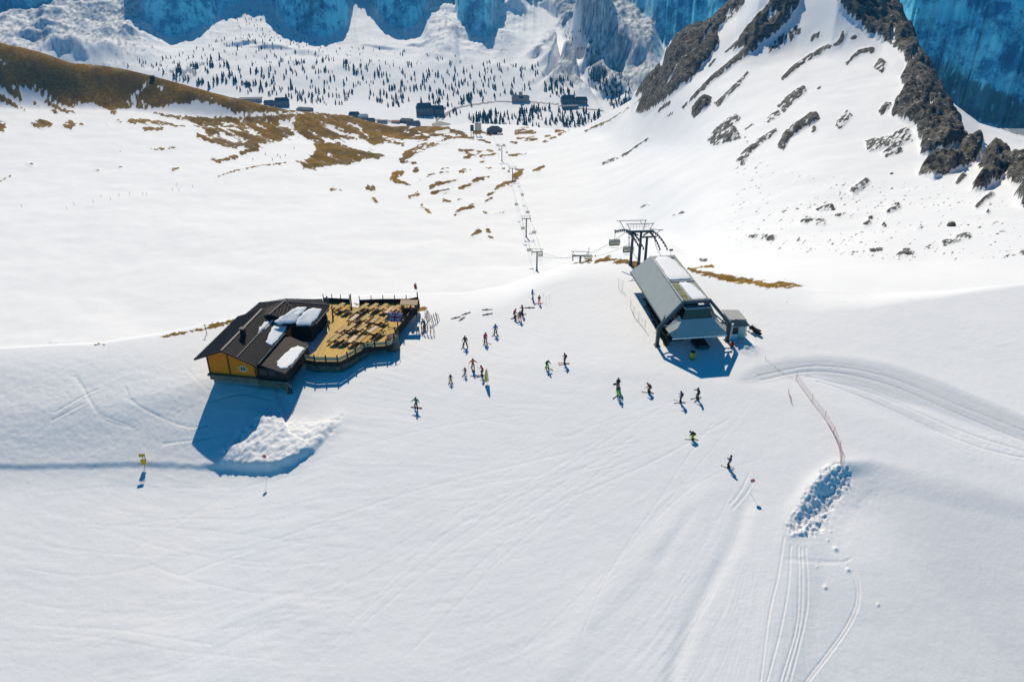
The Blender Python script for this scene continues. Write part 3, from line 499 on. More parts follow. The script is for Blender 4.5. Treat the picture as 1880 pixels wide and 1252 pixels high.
class MB:
    def __init__(s): s.bm = bmesh.new()
    def face(s, pts):
        try: return s.bm.faces.new([s.bm.verts.new(p) for p in pts])
        except ValueError: pass
    def box(s, c, d, rz=0, rx=0, ry=0, bev=0):
        m = Matrix.Translation(c) @ Matrix.Rotation(rz, 4, 'Z') @ Matrix.Rotation(rx, 4, 'X') @ Matrix.Rotation(ry, 4, 'Y')
        v = [s.bm.verts.new(m @ Vector((x*d[0]/2, y*d[1]/2, z*d[2]/2))) for x, y, z in ((-1,-1,-1),(1,-1,-1),(1,1,-1),(-1,1,-1),(-1,-1,1),(1,-1,1),(1,1,1),(-1,1,1))]
        fs = [s.bm.faces.new([v[i] for i in f]) for f in ((0,3,2,1),(4,5,6,7),(0,1,5,4),(1,2,6,5),(2,3,7,6),(3,0,4,7))]
        if bev: bmesh.ops.bevel(s.bm, geom=list({e for f in fs for e in f.edges}), offset=bev, segments=2, affect='EDGES')
        return s
    def tube(s, a, b, r0, r1=None, n=8, cap=True):
        a, b = Vector(a), Vector(b); r1 = r0 if r1 is None else r1; ax = (b-a)
        if ax.length < 1e-6: return s
        q = ax.to_track_quat('Z', 'Y'); A = []; B = []
        for i in range(n):
            t = 2*math.pi*i/n; o = q @ Vector((math.cos(t), math.sin(t), 0)); A.append(s.bm.verts.new(a+o*r0)); B.append(s.bm.verts.new(b+o*r1))
        for i in range(n): s.bm.faces.new((A[i], A[(i+1) % n], B[(i+1) % n], B[i]))
        if cap: s.bm.faces.new(A[::-1]); s.bm.faces.new(B)
        return s
    def path(s, pts, r, n=8):
        for a, b in zip(pts[:-1], pts[1:]): s.tube(a, b, r, r, n)
        return s
    def beam(s, a, b, w, h):
        a, b = Vector(a), Vector(b); d = (b-a).normalized(); sx = d.cross(Vector((0,0,1))); sx = sx.normalized() if sx.length > 1e-4 else Vector((1,0,0)); up = sx.cross(d)
        P_ = [[s.bm.verts.new(p+sx*i*w/2+up*j*h/2) for i, j in ((-1,-1),(1,-1),(1,1),(-1,1))] for p in (a, b)]
        for i in range(4): s.bm.faces.new((P_[0][i], P_[0][(i+1) % 4], P_[1][(i+1) % 4], P_[1][i]))
        s.bm.faces.new(P_[0][::-1]); s.bm.faces.new(P_[1]); return s
    def slab(s, top, th):
        """closed slab under a polygon of top points"""
        n = len(top); a = [s.bm.verts.new(p) for p in top]; b = [s.bm.verts.new(Vector(p)-Vector((0,0,th))) for p in top]
        s.bm.faces.new(a); s.bm.faces.new(b[::-1])
        for i in range(n): s.bm.faces.new((a[i], b[i], b[(i+1) % n], a[(i+1) % n]))
        return s
    def ball(s, c, r, sz=(1,1,1), seg=10, ring=7):
        m = Matrix.Translation(c) @ Matrix.Diagonal((r*sz[0], r*sz[1], r*sz[2], 1)); bmesh.ops.create_uvsphere(s.bm, u_segments=seg, v_segments=ring, radius=1, matrix=m); return s
    def build(s, name, m, parent=None, smooth=False, loc=None, rz=None, mats=None):
        bmesh.ops.recalc_face_normals(s.bm, faces=s.bm.faces); me_ = bpy.data.meshes.new(name); s.bm.to_mesh(me_); s.bm.free()
        if smooth:
            for p in me_.polygons: p.use_smooth = True
        me_.materials.append(m); o = bpy.data.objects.new(name, me_); COL.objects.link(o)
        if parent: o.parent = parent
        if loc is not None: o.location = loc
        if rz is not None: o.rotation_euler.z = rz
        return o
def tag(o, label=None, cat=None, group=None, kind=None):
    for k, v in (('label', label), ('category', cat), ('group', group), ('kind', kind)):
        if v: o[k] = v
    return o
def thing(name, label, cat, loc=(0,0,0), rz=0, group=None):
    o = bpy.data.objects.new(name, None); COL.objects.link(o); o.location = loc; o.rotation_euler.z = rz; o.empty_display_size = .3
    return tag(o, label, cat, group)
KIDS = {}
def copy_tree(o, parent=None):
    c = o.copy(); COL.objects.link(c)
    if parent: c.parent = parent
    for ch in [x for x in KIDS.setdefault(o.name, list(o.children))]: copy_tree(ch, c)
    return c
def gz(x, y): return ground(x, y)
# ================================================================ mountain hut
hut = thing('mountain_hut', 'dark roofed mountain hut with orange wooden gable and snow patches on its roof', 'hut', (-40.8, 91.9, 0), R(-9.5))
RND = random.Random(4)
MB().box((3.35,6.0,2.1),(6.7,11.6,2.2)).build('wall', M['orange'], hut)
w = MB(); w.face([(0,.2,3.2),(6.7,.2,3.2),(6.7,.2,3.3),(2.9,.2,5.0),(0,.2,3.7)]); w.face([(0,.24,3.2),(0,.24,3.7),(2.9,.24,5.0),(6.7,.24,3.3),(6.7,.24,3.2)]); w.build('gable_wall', M['orange'], hut)
for u in (0.02, 3.0, 6.68):
    w = MB().box((u,.14,2.3+(.4 if u < 5 and u > 1 else 0)), (.14,.12,2.6+(1.6 if 1 < u < 5 else 0))); w.build('corner_post', M['brown'], hut)
MB().box((4.95,.16,2.2),(.75,.08,.85)).build('window', M['white'], hut)
wi = MB().box((4.78,.11,2.2),(.26,.04,.62)).box((5.12,.11,2.2),(.26,.04,.62)).build('window_pane', M['glass'], hut)
ym = mat('yellow_boards', (.75,.36,.03)); MB().box((4.35,.13,2.2),(.36,.05,.85)).build('shutter', ym, hut); MB().box((5.62,.13,2.2),(.36,.05,.85)).build('shutter', ym, hut)
MB().box((3.4,0.02,.92),(7.2,.55,.22),0).box((3.4,.3,.45),(6.9,.5,.75)).build('stone_base', M['base'], hut)
w = MB().box((3.35,6.2,.2),(6.5,11.4,1.6)); w.build('foundation', M['conc'], hut)
# annex on the right
MB().box((8.85,4.2,1.25),(4.1,7.6,2.3)).build('annex_wall', M['darkw'], hut)
a_ = MB()
for u in (7.45, 8.75): a_.box((u+.2,.36,1.75),(1.0,.05,.75))
a_.build('annex_window', M['glass'], hut)
MB().box((9.0,.1,.72),(4.4,.5,.2)).box((10.85,.15,-.3),(.34,.34,1.9)).box((8.7,.5,0),(4.2,.2,1.2)).build('annex_beam', M['base'], hut)
MB().slab([(6.7,.5,3.0),(11.15,-.3,2.35),(11.35,7.5,2.35),(6.7,9.1,3.0)], .16).build('annex_roof', M['roof'], hut)
def ribs(mb, a, b, c, d, n, r=.035):
    """standing seams between edge a-b (eave) and d-c (ridge)"""
    a, b, c, d = map(Vector, (a, b, c, d))
    for i in range(n+1):
        t = i/n; mb.beam(a.lerp(b, t)+Vector((0,0,.03)), d.lerp(c, t)+Vector((0,0,.03)), r*1.6, r*2)
    return mb
# main roof: two slopes
MB().slab([(-1.35,-.75,3.55),(2.9,-.75,5.25),(2.9,11.6,5.25),(-1.35,11.8,3.55)], .2).build('roof', M['roof'], hut)
MB().slab([(2.9,-.75,5.25),(7.35,-.6,3.25),(7.35,11.2,3.25),(2.9,11.6,5.25)], .2).build('roof', M['roof'], hut)
ribs(ribs(MB(), (-1.35,-.7,3.56),(-1.35,11.7,3.56),(2.9,11.5,5.26),(2.9,-.7,5.26), 34), (7.35,-.55,3.26),(7.35,11.1,3.26),(2.9,11.5,5.26),(2.9,-.7,5.26), 34).beam((2.9,-.75,5.3),(2.9,11.5,5.3),.3,.12).beam((4.9,-.7,4.43),(4.9,11.4,4.43),.10,.14).build('roof_seams', M['roofr'], hut)
# rear wing: many-sided pyramid roof
pk = Vector((5.5,13.6,5.75)); eav = [Vector(p) for p in ((-.9,11.2,3.4),(-.4,16.9,3.4),(3.0,18.9,3.4),(8.6,19.6,3.4),(10.4,18.1,3.3),(10.3,11.6,3.1),(4.7,10.0,5.3))]
mb = MB(); vt = mb.bm.verts.new(pk); tv = [mb.bm.verts.new(p) for p in eav]; bv = [mb.bm.verts.new(p-Vector((0,0,.2))) for p in eav]
for i in range(len(eav)):
    j = (i+1) % len(eav); mb.bm.faces.new((vt, tv[i], tv[j])); mb.bm.faces.new((tv[i], bv[i], bv[j], tv[j]))
mb.bm.faces.new(bv); mb.build('rear_roof', M['roof'], hut)
mb = MB()
for i in range(len(eav)):
    j = (i+1) % len(eav); a, b = eav[i], eav[j]; n = max(3, int((b-a).length/.42)); up = Vector((0,0,.03))
    mb.beam(pk+up, a+up, .16, .1)
    foot = None; d = (b-a); t0 = max(0.02, min(.98, (pk-a).dot(d)/d.length_squared)); perp = a.lerp(b, t0)
    for k in range(1, n):
        t = k/n; e = a.lerp(b, t); top = perp.lerp(pk, 1) if False else None
        s1 = (t/t0) if t < t0 else ((1-t)/(1-t0)); q = e+(pk-perp)*s1*.985; mb.beam(e+up, q+up, .055, .07)
mb.build('rear_roof_seams', M['roofr'], hut)
ce = Vector((5.2,14.8,0)); mb = MB(); wl_ = [ce+(Vector((p.x,p.y,0))-ce)*.9 for p in eav[:6]]
mb.slab([(p.x,p.y,3.2) for p in wl_], 2.8); mb.build('rear_wall', M['darkw'], hut)
a_ = MB()
for k in range(4): a_.box((9.62,12.6+1.35*k,2.0),(.08,.9,1.0))
a_.build('rear_window', M['glass'], hut)
ch = MB().box((3.55,4.2,5.35),(.55,.55,1.2)).build('chimney', M['black'], hut); MB().box((3.55,4.2,6.05),(.75,.75,.1)).build('chimney_cap', M['trim'], ch)
# gutter snow guards: a row of small white bright studs
mb = MB().beam((7.38,.1,3.16),(7.38,10.8,3.16),.05,.05)
for k in range(26): mb.box((7.38,.2+.4*k,3.22),(.09,.16,.14))
mb.build('snow_guard', M['galv'], hut); mb = MB().beam((11.3,1.2,2.28),(11.3,7.0,2.28),.05,.05)
for k in range(14): mb.box((11.3,1.4+.42*k,2.34),(.09,.16,.14))
mb.build('snow_guard', M['galv'], hut); mb = MB().beam((10.55,12.1,3.1),(10.55,17.6,3.1),.05,.05)
for k in range(12): mb.box((10.55,12.3+.46*k,3.16),(.09,.18,.14))
mb.build('snow_guard', M['galv'], hut)
def snow_patch(name, outline, plane, parent, th=.28, seed=0, m=None):
    """lumpy snow lying on a sloping roof: outline (u,v), plane(u,v)->z"""
    rn = random.Random(seed); n = len(outline); c = Vector((sum(p[0] for p in outline)/n, sum(p[1] for p in outline)/n)); mb = MB(); rings = []
    dense = []
    for i in range(n):
        a, b = Vector(outline[i]), Vector(outline[(i+1) % n])
        for k in range(4): dense.append(a.lerp(b, k/4)+Vector((rn.uniform(-.09,.09), rn.uniform(-.09,.09))))
    for f, h in ((1.0,-.3),(.99,.7),(.955,.97),(.6,1),(.2,1)):
        rings.append([mb.bm.verts.new((c.x+(p.x-c.x)*f, c.y+(p.y-c.y)*f, plane(c.x+(p.x-c.x)*f, c.y+(p.y-c.y)*f)+h*th*(1+rn.uniform(-.06,.06))+.03)) for p in dense])
    L = len(dense)
    for a, b in zip(rings[:-1], rings[1:]):
        for i in range(L): mb.bm.faces.new((a[i], a[(i+1) % L], b[(i+1) % L], b[i]))
    mb.bm.faces.new(rings[-1]); o = mb.build(name, m or M['snowcap'], parent, True); return tag(o, None)
mr = lambda u, v: 5.25-(u-2.9)*2.0/4.45
def inhut(X, Y, z):
    p = U(X, Y, z)-Vector((-40.8, 91.9, 0)); a = R(-9.5); return (p.x*math.cos(a)+p.y*math.sin(a), -p.x*math.sin(a)+p.y*math.cos(a))
def zhut(k, pts, z): return [inhut(x/5.963+340, y/5.963+520, z) for x, y in pts]
def rr2_(u, v):
    zs = []; fs_ = (4, 5)
    for i in fs_:
        n = (eav[i]-pk).cross(eav[(i+1) % len(eav)]-pk); zs.append(pk.z-(n.x*(u-pk.x)+n.y*(v-pk.y))/n.z)
    return min(zs)
def zfit(pts, plane, z0=4.0):
    out = []
    for x, y in pts:
        z = z0
        for _ in range(6): q = inhut(x/5.963+340, y/5.963+520, z); z = .5*z+.5*plane(*q)
        out.append(inhut(x/5.963+340, y/5.963+520, z))
    return out
snow_patch('roof_snow', zfit([(795,560),(815,490),(870,430),(970,400),(955,430),(880,500)], mr), mr, hut, .07, 1)
snow_patch('roof_snow', zfit([(885,660),(905,590),(935,520),(975,465),(1040,455),(1110,475),(1075,545),(1010,620),(950,680)], mr), mr, hut, .07, 2)
snow_patch('roof_snow', zfit([(975,430),(1060,370),(1150,310),(1240,265),(1330,270),(1300,320),(1240,370),(1205,430),(1120,440),(1040,450)], rr2_), rr2_, hut, .13, 3)
snow_patch('roof_snow', zfit([(1225,465),(1215,420),(1260,370),(1330,300),(1400,275),(1495,290),(1480,340),(1430,400),(1370,460)], rr2_), rr2_, hut, .13, 4)
ar = lambda u, v: 3.0-(u-6.7)*.65/4.45
snow_patch('roof_snow', zfit([(1000,905),(1010,850),(1090,780),(1150,720),(1230,690),(1310,715),(1260,780),(1190,860),(1120,930),(1050,940)], ar), ar, hut, .07, 5)
# ================================================================ sun terrace
DZ = 1.5
outl = [(119,935),(250,960),(520,965),(600,930),(720,860),(830,805),(920,790),(1010,785),(1110,775),(1150,740),(1170,640),(1205,600),(1240,560),(1320,450),(1390,380),(1440,300),(1420,268),(1310,290),(1200,290),(1090,290),(970,292),(860,296),(755,300),(740,335),(660,335),(640,290),(545,285),(450,280),(340,275),(380,420),(410,600),(250,840)]
OD = [U(x/6.26+540, y/6.26+510, DZ) for x, y in outl]
terr = thing('sun_terrace', 'raised wooden sun terrace with dark railing posts beside the hut', 'terrace', (0, 0, 0))
MB().slab([(p.x, p.y, DZ) for p in OD], .22).build('deck_floor', M['deck'], terr)
front = OD[0:17]; back = OD[16:29]
mb = MB()
for a, b in zip(front[:-1], front[1:]): mb.beam((a.x,a.y,DZ-.35),(b.x,b.y,DZ-.35),.14,.7)
mb.build('fascia', M['darkw'], terr)
sk = MB()
for a, b in zip(front[:4], front[1:5]): sk.beam((a.x+.1,a.y+.35,DZ-1.35),(b.x+.1,b.y+.35,DZ-1.35),.5,1.4)
a, b = front[4], front[5]; sk.beam((a.x,a.y+.35,DZ-1.2),(b.x,b.y+.35,DZ-.9),.5,.8); sk.build('stone_wall', M['stone'], terr)
mb = MB()
for a, b in zip(front[:-1], front[1:]): mb.beam((a.x,a.y,DZ+.42),(b.x,b.y,DZ+.42),.02,.6) if a.x > -30 else None
mb.build('glass_panel', M['pane'], terr)
def rail_posts(pts, step, h, name, r=.085, low=.5):
    L = [0]
    for a, b in zip(pts[:-1], pts[1:]): L.append(L[-1]+(b-a).length)
    n = max(1, round(L[-1]/step))
    for i in range(n+1):
        s = L[-1]*i/n; k = min(len(L)-2, max(0, int(np.searchsorted(L, s))-1)); p = pts[k].lerp(pts[k+1], (s-L[k])/max(1e-6, L[k+1]-L[k]))
        MB().tube((0,0,-low),(0,0,h),r,r*.9,8).build(name, M['darkw'], terr, loc=(p.x, p.y, DZ))
rail_posts(front[:10], 1.65, 1.0, 'railing_post', .11); rail_posts(front[9:], 1.75, 1.5, 'railing_post', .1); rail_posts(OD[16:23], 1.72, 1.35, 'railing_post', .075, 1.2); rail_posts(OD[25:29], 1.62, 1.35, 'railing_post', .075, 1.2)
MB().tube((OD[24].x,OD[24].y,DZ-1.5),(OD[24].x,OD[24].y,DZ+2.2),.1).build('railing_post', M['darkw'], terr)
for pts in (front[9:], OD[16:23], OD[25:29]):
    mb = MB()
    for a, b in zip(pts[:-1], pts[1:]): mb.beam((a.x,a.y,DZ+.35),(b.x,b.y,DZ+.35),.05,.72)
    mb.build('board_railing', M['darkw'], terr)
# ---- picnic tables
def make_table(m, label):
    t = thing('picnic_table', label, 'table', (0,0,0), 0, 'picnic tables on the sun terrace')
    MB().box((0,0,.74),(.70,2.1,.05),bev=.01).build('table_top', m, t)
    for s in (-1, 1):
        MB().box((s*.68,0,.44),(.26,2.3,.05)).build('bench', M['darkw'], t)  # bench colour darkened to stand in for shadow between the tables
    for s in (-1, 1):
        MB().beam((-.66,s*.8,.02),(-.2,s*.8,.71),.07,.09).beam((.66,s*.8,.02),(.2,s*.8,.71),.07,.09).beam((-.75,s*.8,.38),(.75,s*.8,.38),.06,.09).build('leg_frame', M['brown'], t)
    return t
tk = {'a': make_table(M['table'], 'x'), 'b': make_table(M['table2'], 'x'), 'c': make_table(M['table3'], 'x')}; tused = set()
TB = [(800,325,'a','tan picnic table behind the first rail posts, leftmost of the long back row'),(910,325,'a','tan picnic table second from the left in the long back row'),(1025,330,'a','tan picnic table third from the left in the long back row'),(1165,345,'a','tan picnic table in the back row next to the small kiosk'),
      (525,320,'a','tan picnic table alone by the back rail nearest the hut'),(590,345,'c','narrow amber picnic table beside the lone back table near the hut'),
      (690,455,'b','pale picnic table, farthest back of the pale ones'),(820,450,'a','tan picnic table right of the farthest pale table'),(925,478,'a','tan picnic table in the second row before the draped flag'),(990,490,'c','amber picnic table at the right end of the second row'),
      (650,560,'a','tan picnic table at the left of the third row'),(780,565,'a','tan picnic table in the middle of the third row'),(905,590,'b','pale picnic table at the right of the third row'),(948,610,'c','amber picnic table in front of the right pale table'),
      (560,690,'a','tan picnic table at the left of the front row'),(672,700,'b','pale pinkish picnic table in the front row'),(770,700,'a','tan picnic table right of the pale one in the front row'),(835,705,'c','amber picnic table at the right end of the front row'),
      (470,685,'a','tan picnic table farthest left in the front row'),(560,585,'a','tan picnic table farthest left in the third row'),(715,370,'a','tan picnic table between back row and farthest pale table'),(1090,370,'b','small pale picnic table before the back row near the kiosk')]
for x, y, k, lab in TB:
    if k in tused: t = copy_tree(tk[k])
    else: t = tk[k]; tused.add(k)
    t.location = U(x/6.26+540, y/6.26+510, DZ+.75)-Vector((0,0,.745)); t.rotation_euler.z = R(-24+RND.uniform(-5,5)); t['label'] = lab
# kiosk, stove, yellow cushion bag, flags
P_ = lambda x, y, z: U(x/6.26+540, y/6.26+510, z)
p = P_(1320,285,DZ+2.3); k = thing('terrace_kiosk', 'small kiosk with flat tan roof at the back corner of the terrace', 'kiosk', (p.x,p.y,DZ))
MB().box((0,0,2.3),(2.6,1.5,.1),0,R(4)).build('kiosk_roof', M['tan'], k)
for sx in (-1.1, 1.1):
    for sy in (-.6, .6): MB().tube((sx,sy,0),(sx,sy,2.25),.05).build('kiosk_post', M['darkw'], k)
MB().box((0,.5,.6),(2.3,.3,1.1)).build('kiosk_counter', M['darkw'], k)
p = P_(1120,740,DZ); k = thing('stone_planter', 'round stone planter with a wire railing at the terrace corner', 'planter', (p.x+.1,p.y+.5,DZ))
MB().tube((0,0,-1.4),(0,0,.7),1.0,.85,14).build('planter_wall', M['stone'], k); mb = MB(); pr_ = [(math.cos(t)*.9, math.sin(t)*.9, 1.35) for t in np.linspace(0, 6.283, 13)]; mb.path(pr_, .025, 5)
for q in pr_[::2]: mb.tube((q[0],q[1],.6), q, .02, .02, 5)
mb.build('wire_railing', M['pole'], k); MB().ball((0,0,.62),.8,(1,1,.25),12,6).build('planter_soil', M['brown'], k, True)
p = P_(1255,400,DZ); k = thing('folded_parasol', 'closed yellow and black parasol standing by the terrace railing', 'parasol', (p.x,p.y,DZ))
MB().tube((0,0,0),(0,0,2.4),.035,.03,6).build('pole', M['pole'], k); MB().tube((0,0,.7),(0,0,1.35),.34,.22,9).tube((0,0,1.35),(0,0,2.3),.22,.04,9).build('folded_cloth', mat('yellow_cloth', (.75,.68,.02)), k, True)
MB().tube((0,0,0),(0,0,.12),.3,.28,12).build('foot', M['black'], k)
def flagmat():
    k = NT_('crossed_flag_cloth'); tc = k.n('TexCoord'); sp = k.n('SeparateXYZ'); k.l(tc.outputs['Generated'], sp.inputs[0])
    x = k.math('SUBTRACT', sp.outputs[0], .5); y = k.math('MULTIPLY', k.math('SUBTRACT', sp.outputs[2], .5), .6); ax = k.math('ABSOLUTE', x); ay = k.math('ABSOLUTE', y)
    dg = k.math('ABSOLUTE', k.math('SUBTRACT', ay, k.math('MULTIPLY', ax, .6)))
    c_ = k.mix(k.math('LESS_THAN', dg, .075), (.03,.05,.38), (.85,.85,.85)); c_ = k.mix(k.math('LESS_THAN', dg, .028), c_, (.6,.02,.04))
    mn_ = k.math('MINIMUM', ax, ay); c_ = k.mix(k.math('LESS_THAN', mn_, .085), c_, (.8,.8,.8)); c_ = k.mix(k.math('LESS_THAN', mn_, .05), c_, (.6,.02,.04)); k.l(c_, k.b.inputs['Base Color']); k.b.inputs['Roughness'].default_value = .8; return k.m
mb = MB(); n = 12; g_ = [[mb.bm.verts.new((-1.0+2.0*i/n, .12*math.sin(i*1.1)+.35*(j/8-.5), 1.2*j/8+.03*math.sin(i*.9+j))) for j in range(9)] for i in range(n+1)]
for i in range(n):
    for j in range(8): mb.bm.faces.new((g_[i][j], g_[i+1][j], g_[i+1][j+1], g_[i][j+1]))
p = P_(1155,540,DZ); k = thing('draped_flag', 'blue flag with red and white crosses hung on a frame over the terrace edge', 'flag', (p.x,p.y,DZ)); f_ = mb.build('flag_cloth', flagmat(), k, True, loc=(0,0,.5)); f_.scale = (1.15,1.15,1.15); f_.rotation_euler = (R(-28),0,R(-8)); sl = f_.modifiers.new('th', 'SOLIDIFY'); sl.thickness = .02
MB().tube((-1.0,.3,0),(-1.0,.3,1.45),.03,.03,6).tube((1.0,.3,0),(1.0,.3,1.45),.03,.03,6).tube((-1.05,.3,1.42),(1.05,.3,1.42),.03,.03,6).build('frame', M['pole'], k)
p = P_(1420,262,DZ); k = thing('flagpole', 'thin flagpole with red and white flag at the far corner of the terrace', 'flag', (p.x,p.y,DZ)); MB().tube((0,0,-.5),(0,0,3.0),.035,.02,6).build('pole', M['white'], k)
MB().box((-.22,0,2.35),(.42,.03,.8),0,0,R(-12)).build('flag_cloth', M['red'], k); MB().box((-.22,0,2.85),(.3,.03,.35),0,0,R(-12)).build('flag_cloth', M['white'], k)
# ================================================================ chairlift top station
st = thing('chairlift_station', 'grey hooded chairlift station with blue steel portal and snow on its roof', 'lift station', (26.4, 102.1, 0), R(7.5))
g0 = 0
HT = 6.75
def quadslab(mb, pts, th=.12):
    pts = [Vector(p) for p in pts]; nrm = (pts[1]-pts[0]).cross(pts[2]-pts[0]).normalized()*th; a = [mb.bm.verts.new(p) for p in pts]; b = [mb.bm.verts.new(p-nrm) for p in pts]; n = len(pts)
    mb.bm.faces.new(a); mb.bm.faces.new(b[::-1])
    for i in range(n): mb.bm.faces.new((a[i], b[i], b[(i+1) % n], a[(i+1) % n]))
    return mb
quadslab(MB(), [(-1.8,.35,HT),(1.8,.35,HT),(2.0,17.0,HT),(-2.0,17.0,HT)]).build('roof_top', M['greyd'], st)
quadslab(MB(), [(-4.15,1.2,2.75),(-1.81,.35,HT-.01),(-2.01,17.0,HT-.01),(-4.15,20.2,2.75)]).build('roof_side', M['grey'], st)
quadslab(MB(), [(1.81,.35,HT-.01),(4.15,1.2,2.75),(4.15,20.2,2.75),(2.01,17.0,HT-.01)]).build('roof_side', M['grey'], st)
quadslab(MB(), [(2.0,17.02,HT-.02),(4.13,20.18,2.75),(-4.13,20.18,2.75),(-2.0,17.02,HT-.02)]).build('rear_panel', M['grey'], st)
MB().box((0,6.9,HT+.06),(3.9,.16,.2)).box((-1.95,8.5,HT+.02),(.14,17,.14)).box((1.95,8.5,HT+.02),(.14,17,.14)).build('roof_trim', M['grey'], st)
for v in (5.2, 2.9, 1.0):
    mb = MB()
    L_ = 2.0 if v > 2 else 1.2
    for i in range(int(L_/.17)): mb.box((-1.28,v-L_/2+.17*i+.17,HT+.07),(.9,.09,.07))
    f_ = MB().box((-1.28,v,HT+.01),(1.0,L_,.10)).build('skylight', M['skyl'], st); mb.build('louvre', M['skyl'], f_)
snow_patch('roof_snow', [(-1.7,7.4),(-1.75,12),(-1.6,15.5),(-.9,16.4),(.6,16.2),(1.3,14.5),(1.6,11.5),(1.75,8.6),(1.6,7.4)], lambda u, v: HT, st, .2, 8)
snow_patch('roof_snow', [(-.62,6.4),(.4,6.6),(1.2,5.6),(1.45,3.6),(1.7,1.4),(1.6,.6),(0,.5),(-.62,.6)], lambda u, v: HT, st, .17, 9)
# portal
pc = [(-5.3,0,0),(-5.3,0,2.9),(-1.9,0,HT+.1),(1.9,0,HT+.1),(5.3,0,2.9),(5.3,0,0)]
for a, b, nm in [(0,1,'column'),(1,2,'portal_beam'),(2,3,'portal_beam'),(3,4,'portal_beam'),(5,4,'column')]:
    mb = MB()
    if nm == 'column': mb.box((pc[a][0],0,1.3),(.46,.5,3.3)).box((pc[a][0],0,-.1),(.8,.9,.5))
    else:
        A, B = Vector(pc[a]), Vector(pc[b]); d = (B-A).normalized()*.12; mb.beam(A-d, B+d, .42, .46)
    mb.build(nm, M['steel'], st)
MB().beam((-5.2,.5,2.4),(-3.6,2.5,3.6),.15,.15).beam((5.2,.5,2.4),(3.6,2.5,3.6),.15,.15).beam((-4.9,.4,2.9),(4.9,.4,2.9),.2,.25).build('brace', M['steel'], st)
MB().beam((-4.15,1.0,2.7),(-4.15,20.1,2.7),.14,.2).beam((4.15,1.0,2.7),(4.15,20.1,2.7),.14,.2).build('eave_beam', M['steel'], st)
# sloping front hood with dark glass band
gl = quadslab(MB(), [(-1.75,-.45,5.95),(-2.2,-.75,4.45),(2.2,-.75,4.45),(1.75,-.45,5.95)][::-1], .08).build('front_window', M['glass'], st)
mb = MB()
for i in range(7): u = -1.5+.5*i; mb.beam((u,-.5,5.9),(u*1.23,-.8,4.5),.04,.04)
mb.build('glazing_bar', M['galv'], gl)
MB().box((0,-.3,6.12),(3.9,.9,.2)).build('front_lintel', mat('pale_blue_grey', (.22,.28,.31), .5), st)
hoodm = mat('hood_sheet', (.42,.46,.47), .45, 0, .05, 1)
quadslab(MB(), [(-2.25,-.8,4.45),(-3.95,-2.5,2.55),(3.95,-2.5,2.55),(2.25,-.8,4.45)][::-1]).build('front_hood', hoodm, st)
quadslab(MB(), [(-2.27,-.8,4.45),(-2.4,.1,4.7),(-4.3,.1,2.75),(-3.97,-2.5,2.55)]).build('hood_side', M['grey'], st); quadslab(MB(), [(2.27,-.8,4.45),(3.97,-2.5,2.55),(4.3,.1,2.75),(2.4,.1,4.7)]).build('hood_side', M['grey'], st)
mb = MB()
for i in range(19):
    t = -1+i/9; mb.beam((t*2.2,-.84,4.47),(t*3.9,-2.55,2.58),.03,.05)
mb.build('hood_rib', M['galv'], st); MB().box((0,-2.55,2.42),(8.0,.14,.22)).build('hood_edge', M['white'], st)
# machinery and underside
MB().box((0,8.5,3.4),(4.2,14,1.2)).box((-1.4,4,1.5),(.6,.6,3.2)).box((-1.4,12,1.5),(.6,.6,3.2)).build('machinery', M['black'], st)
MB().box((-2.3,6.2,.35),(2.6,10.5,.8)).box((0,14,1.6),(3.4,8,3.0)).build('machine_base', M['darkw'], st)
for s in (-1, 1): MB().path([(s*2.6,-1.2+1.5*i,3.0) for i in range(13)], .12, 8).build('guide_rail', M['galv'], st)
bw = MB().tube((0,2.6,3.0),(0,2.6,3.25),1.9,1.9,24).build('bull_wheel', M['galv'], st)
MB().box((-3.95,-1.2,2.4),(.9,.25,.35),0,0,R(-25)).box((-4.3,-1.9,1.6),(.3,.3,.6)).build('sensor_arm', M['black'], st)
MB().tube((1.4,17.0,HT-.1),(1.4,17.0,HT+1.1),.03).box((1.4,17,HT+.9),(.6,.1,.3)).build('wind_gauge', M['pole'], st)
# chairs parked under the hood, operator cabin, small things beside the station
def S2(u, v, z=None):
    a = R(7.5); x = 26.4+u*math.cos(a)-v*math.sin(a); y = 102.1+u*math.sin(a)+v*math.cos(a); return Vector((x, y, ground(x, y) if z is None else z))
p = S2(7.0, 1.9); cb = thing('operator_cabin', 'small white operator cabin with grey roof beside the lift station', 'cabin', p, R(7.5))
MB().box((0,0,1.2),(2.3,3.6,2.7)).build('cabin_wall', M['white'], cb)
quadslab(MB(), [(-1.35,-1.0,2.95),(1.35,-1.0,2.75),(1.35,2.3,2.75),(-1.35,2.3,2.95)]).build('cabin_roof', mat('cabin_roof_sheet', (.42,.42,.38), .5), cb)
quadslab(MB(), [(-.5,-1.0,2.98),(-1.2,-2.2,2.45),(1.4,-2.2,2.4),(1.1,-1.0,2.8)]).build('cabin_canopy', M['steel'], cb)
MB().box((-.55,-1.83,1.5),(.85,.06,1.1)).build('window', M['glass'], cb); MB().box((.45,-1.84,1.2),(.9,.07,2.1)).build('door', M['grey'], cb); MB().box((1.18,-.9,1.6),(.06,1.3,.9)).build('window', M['glass'], cb)
p = U(1271,657.5); p.z = gz(p.x, p.y); k = thing('padded_barrel', 'yellow padded cylinder standing in the shade before the station', 'barrel', p); MB().tube((0,0,0),(0,0,1.15),.36,.36,14).build('pad', M['yellow'], k); MB().tube((0,0,1.13),(0,0,1.2),.37,.37,14).tube((0,0,.02),(0,0,.14),.38,.38,14).build('rim', M['black'], k)
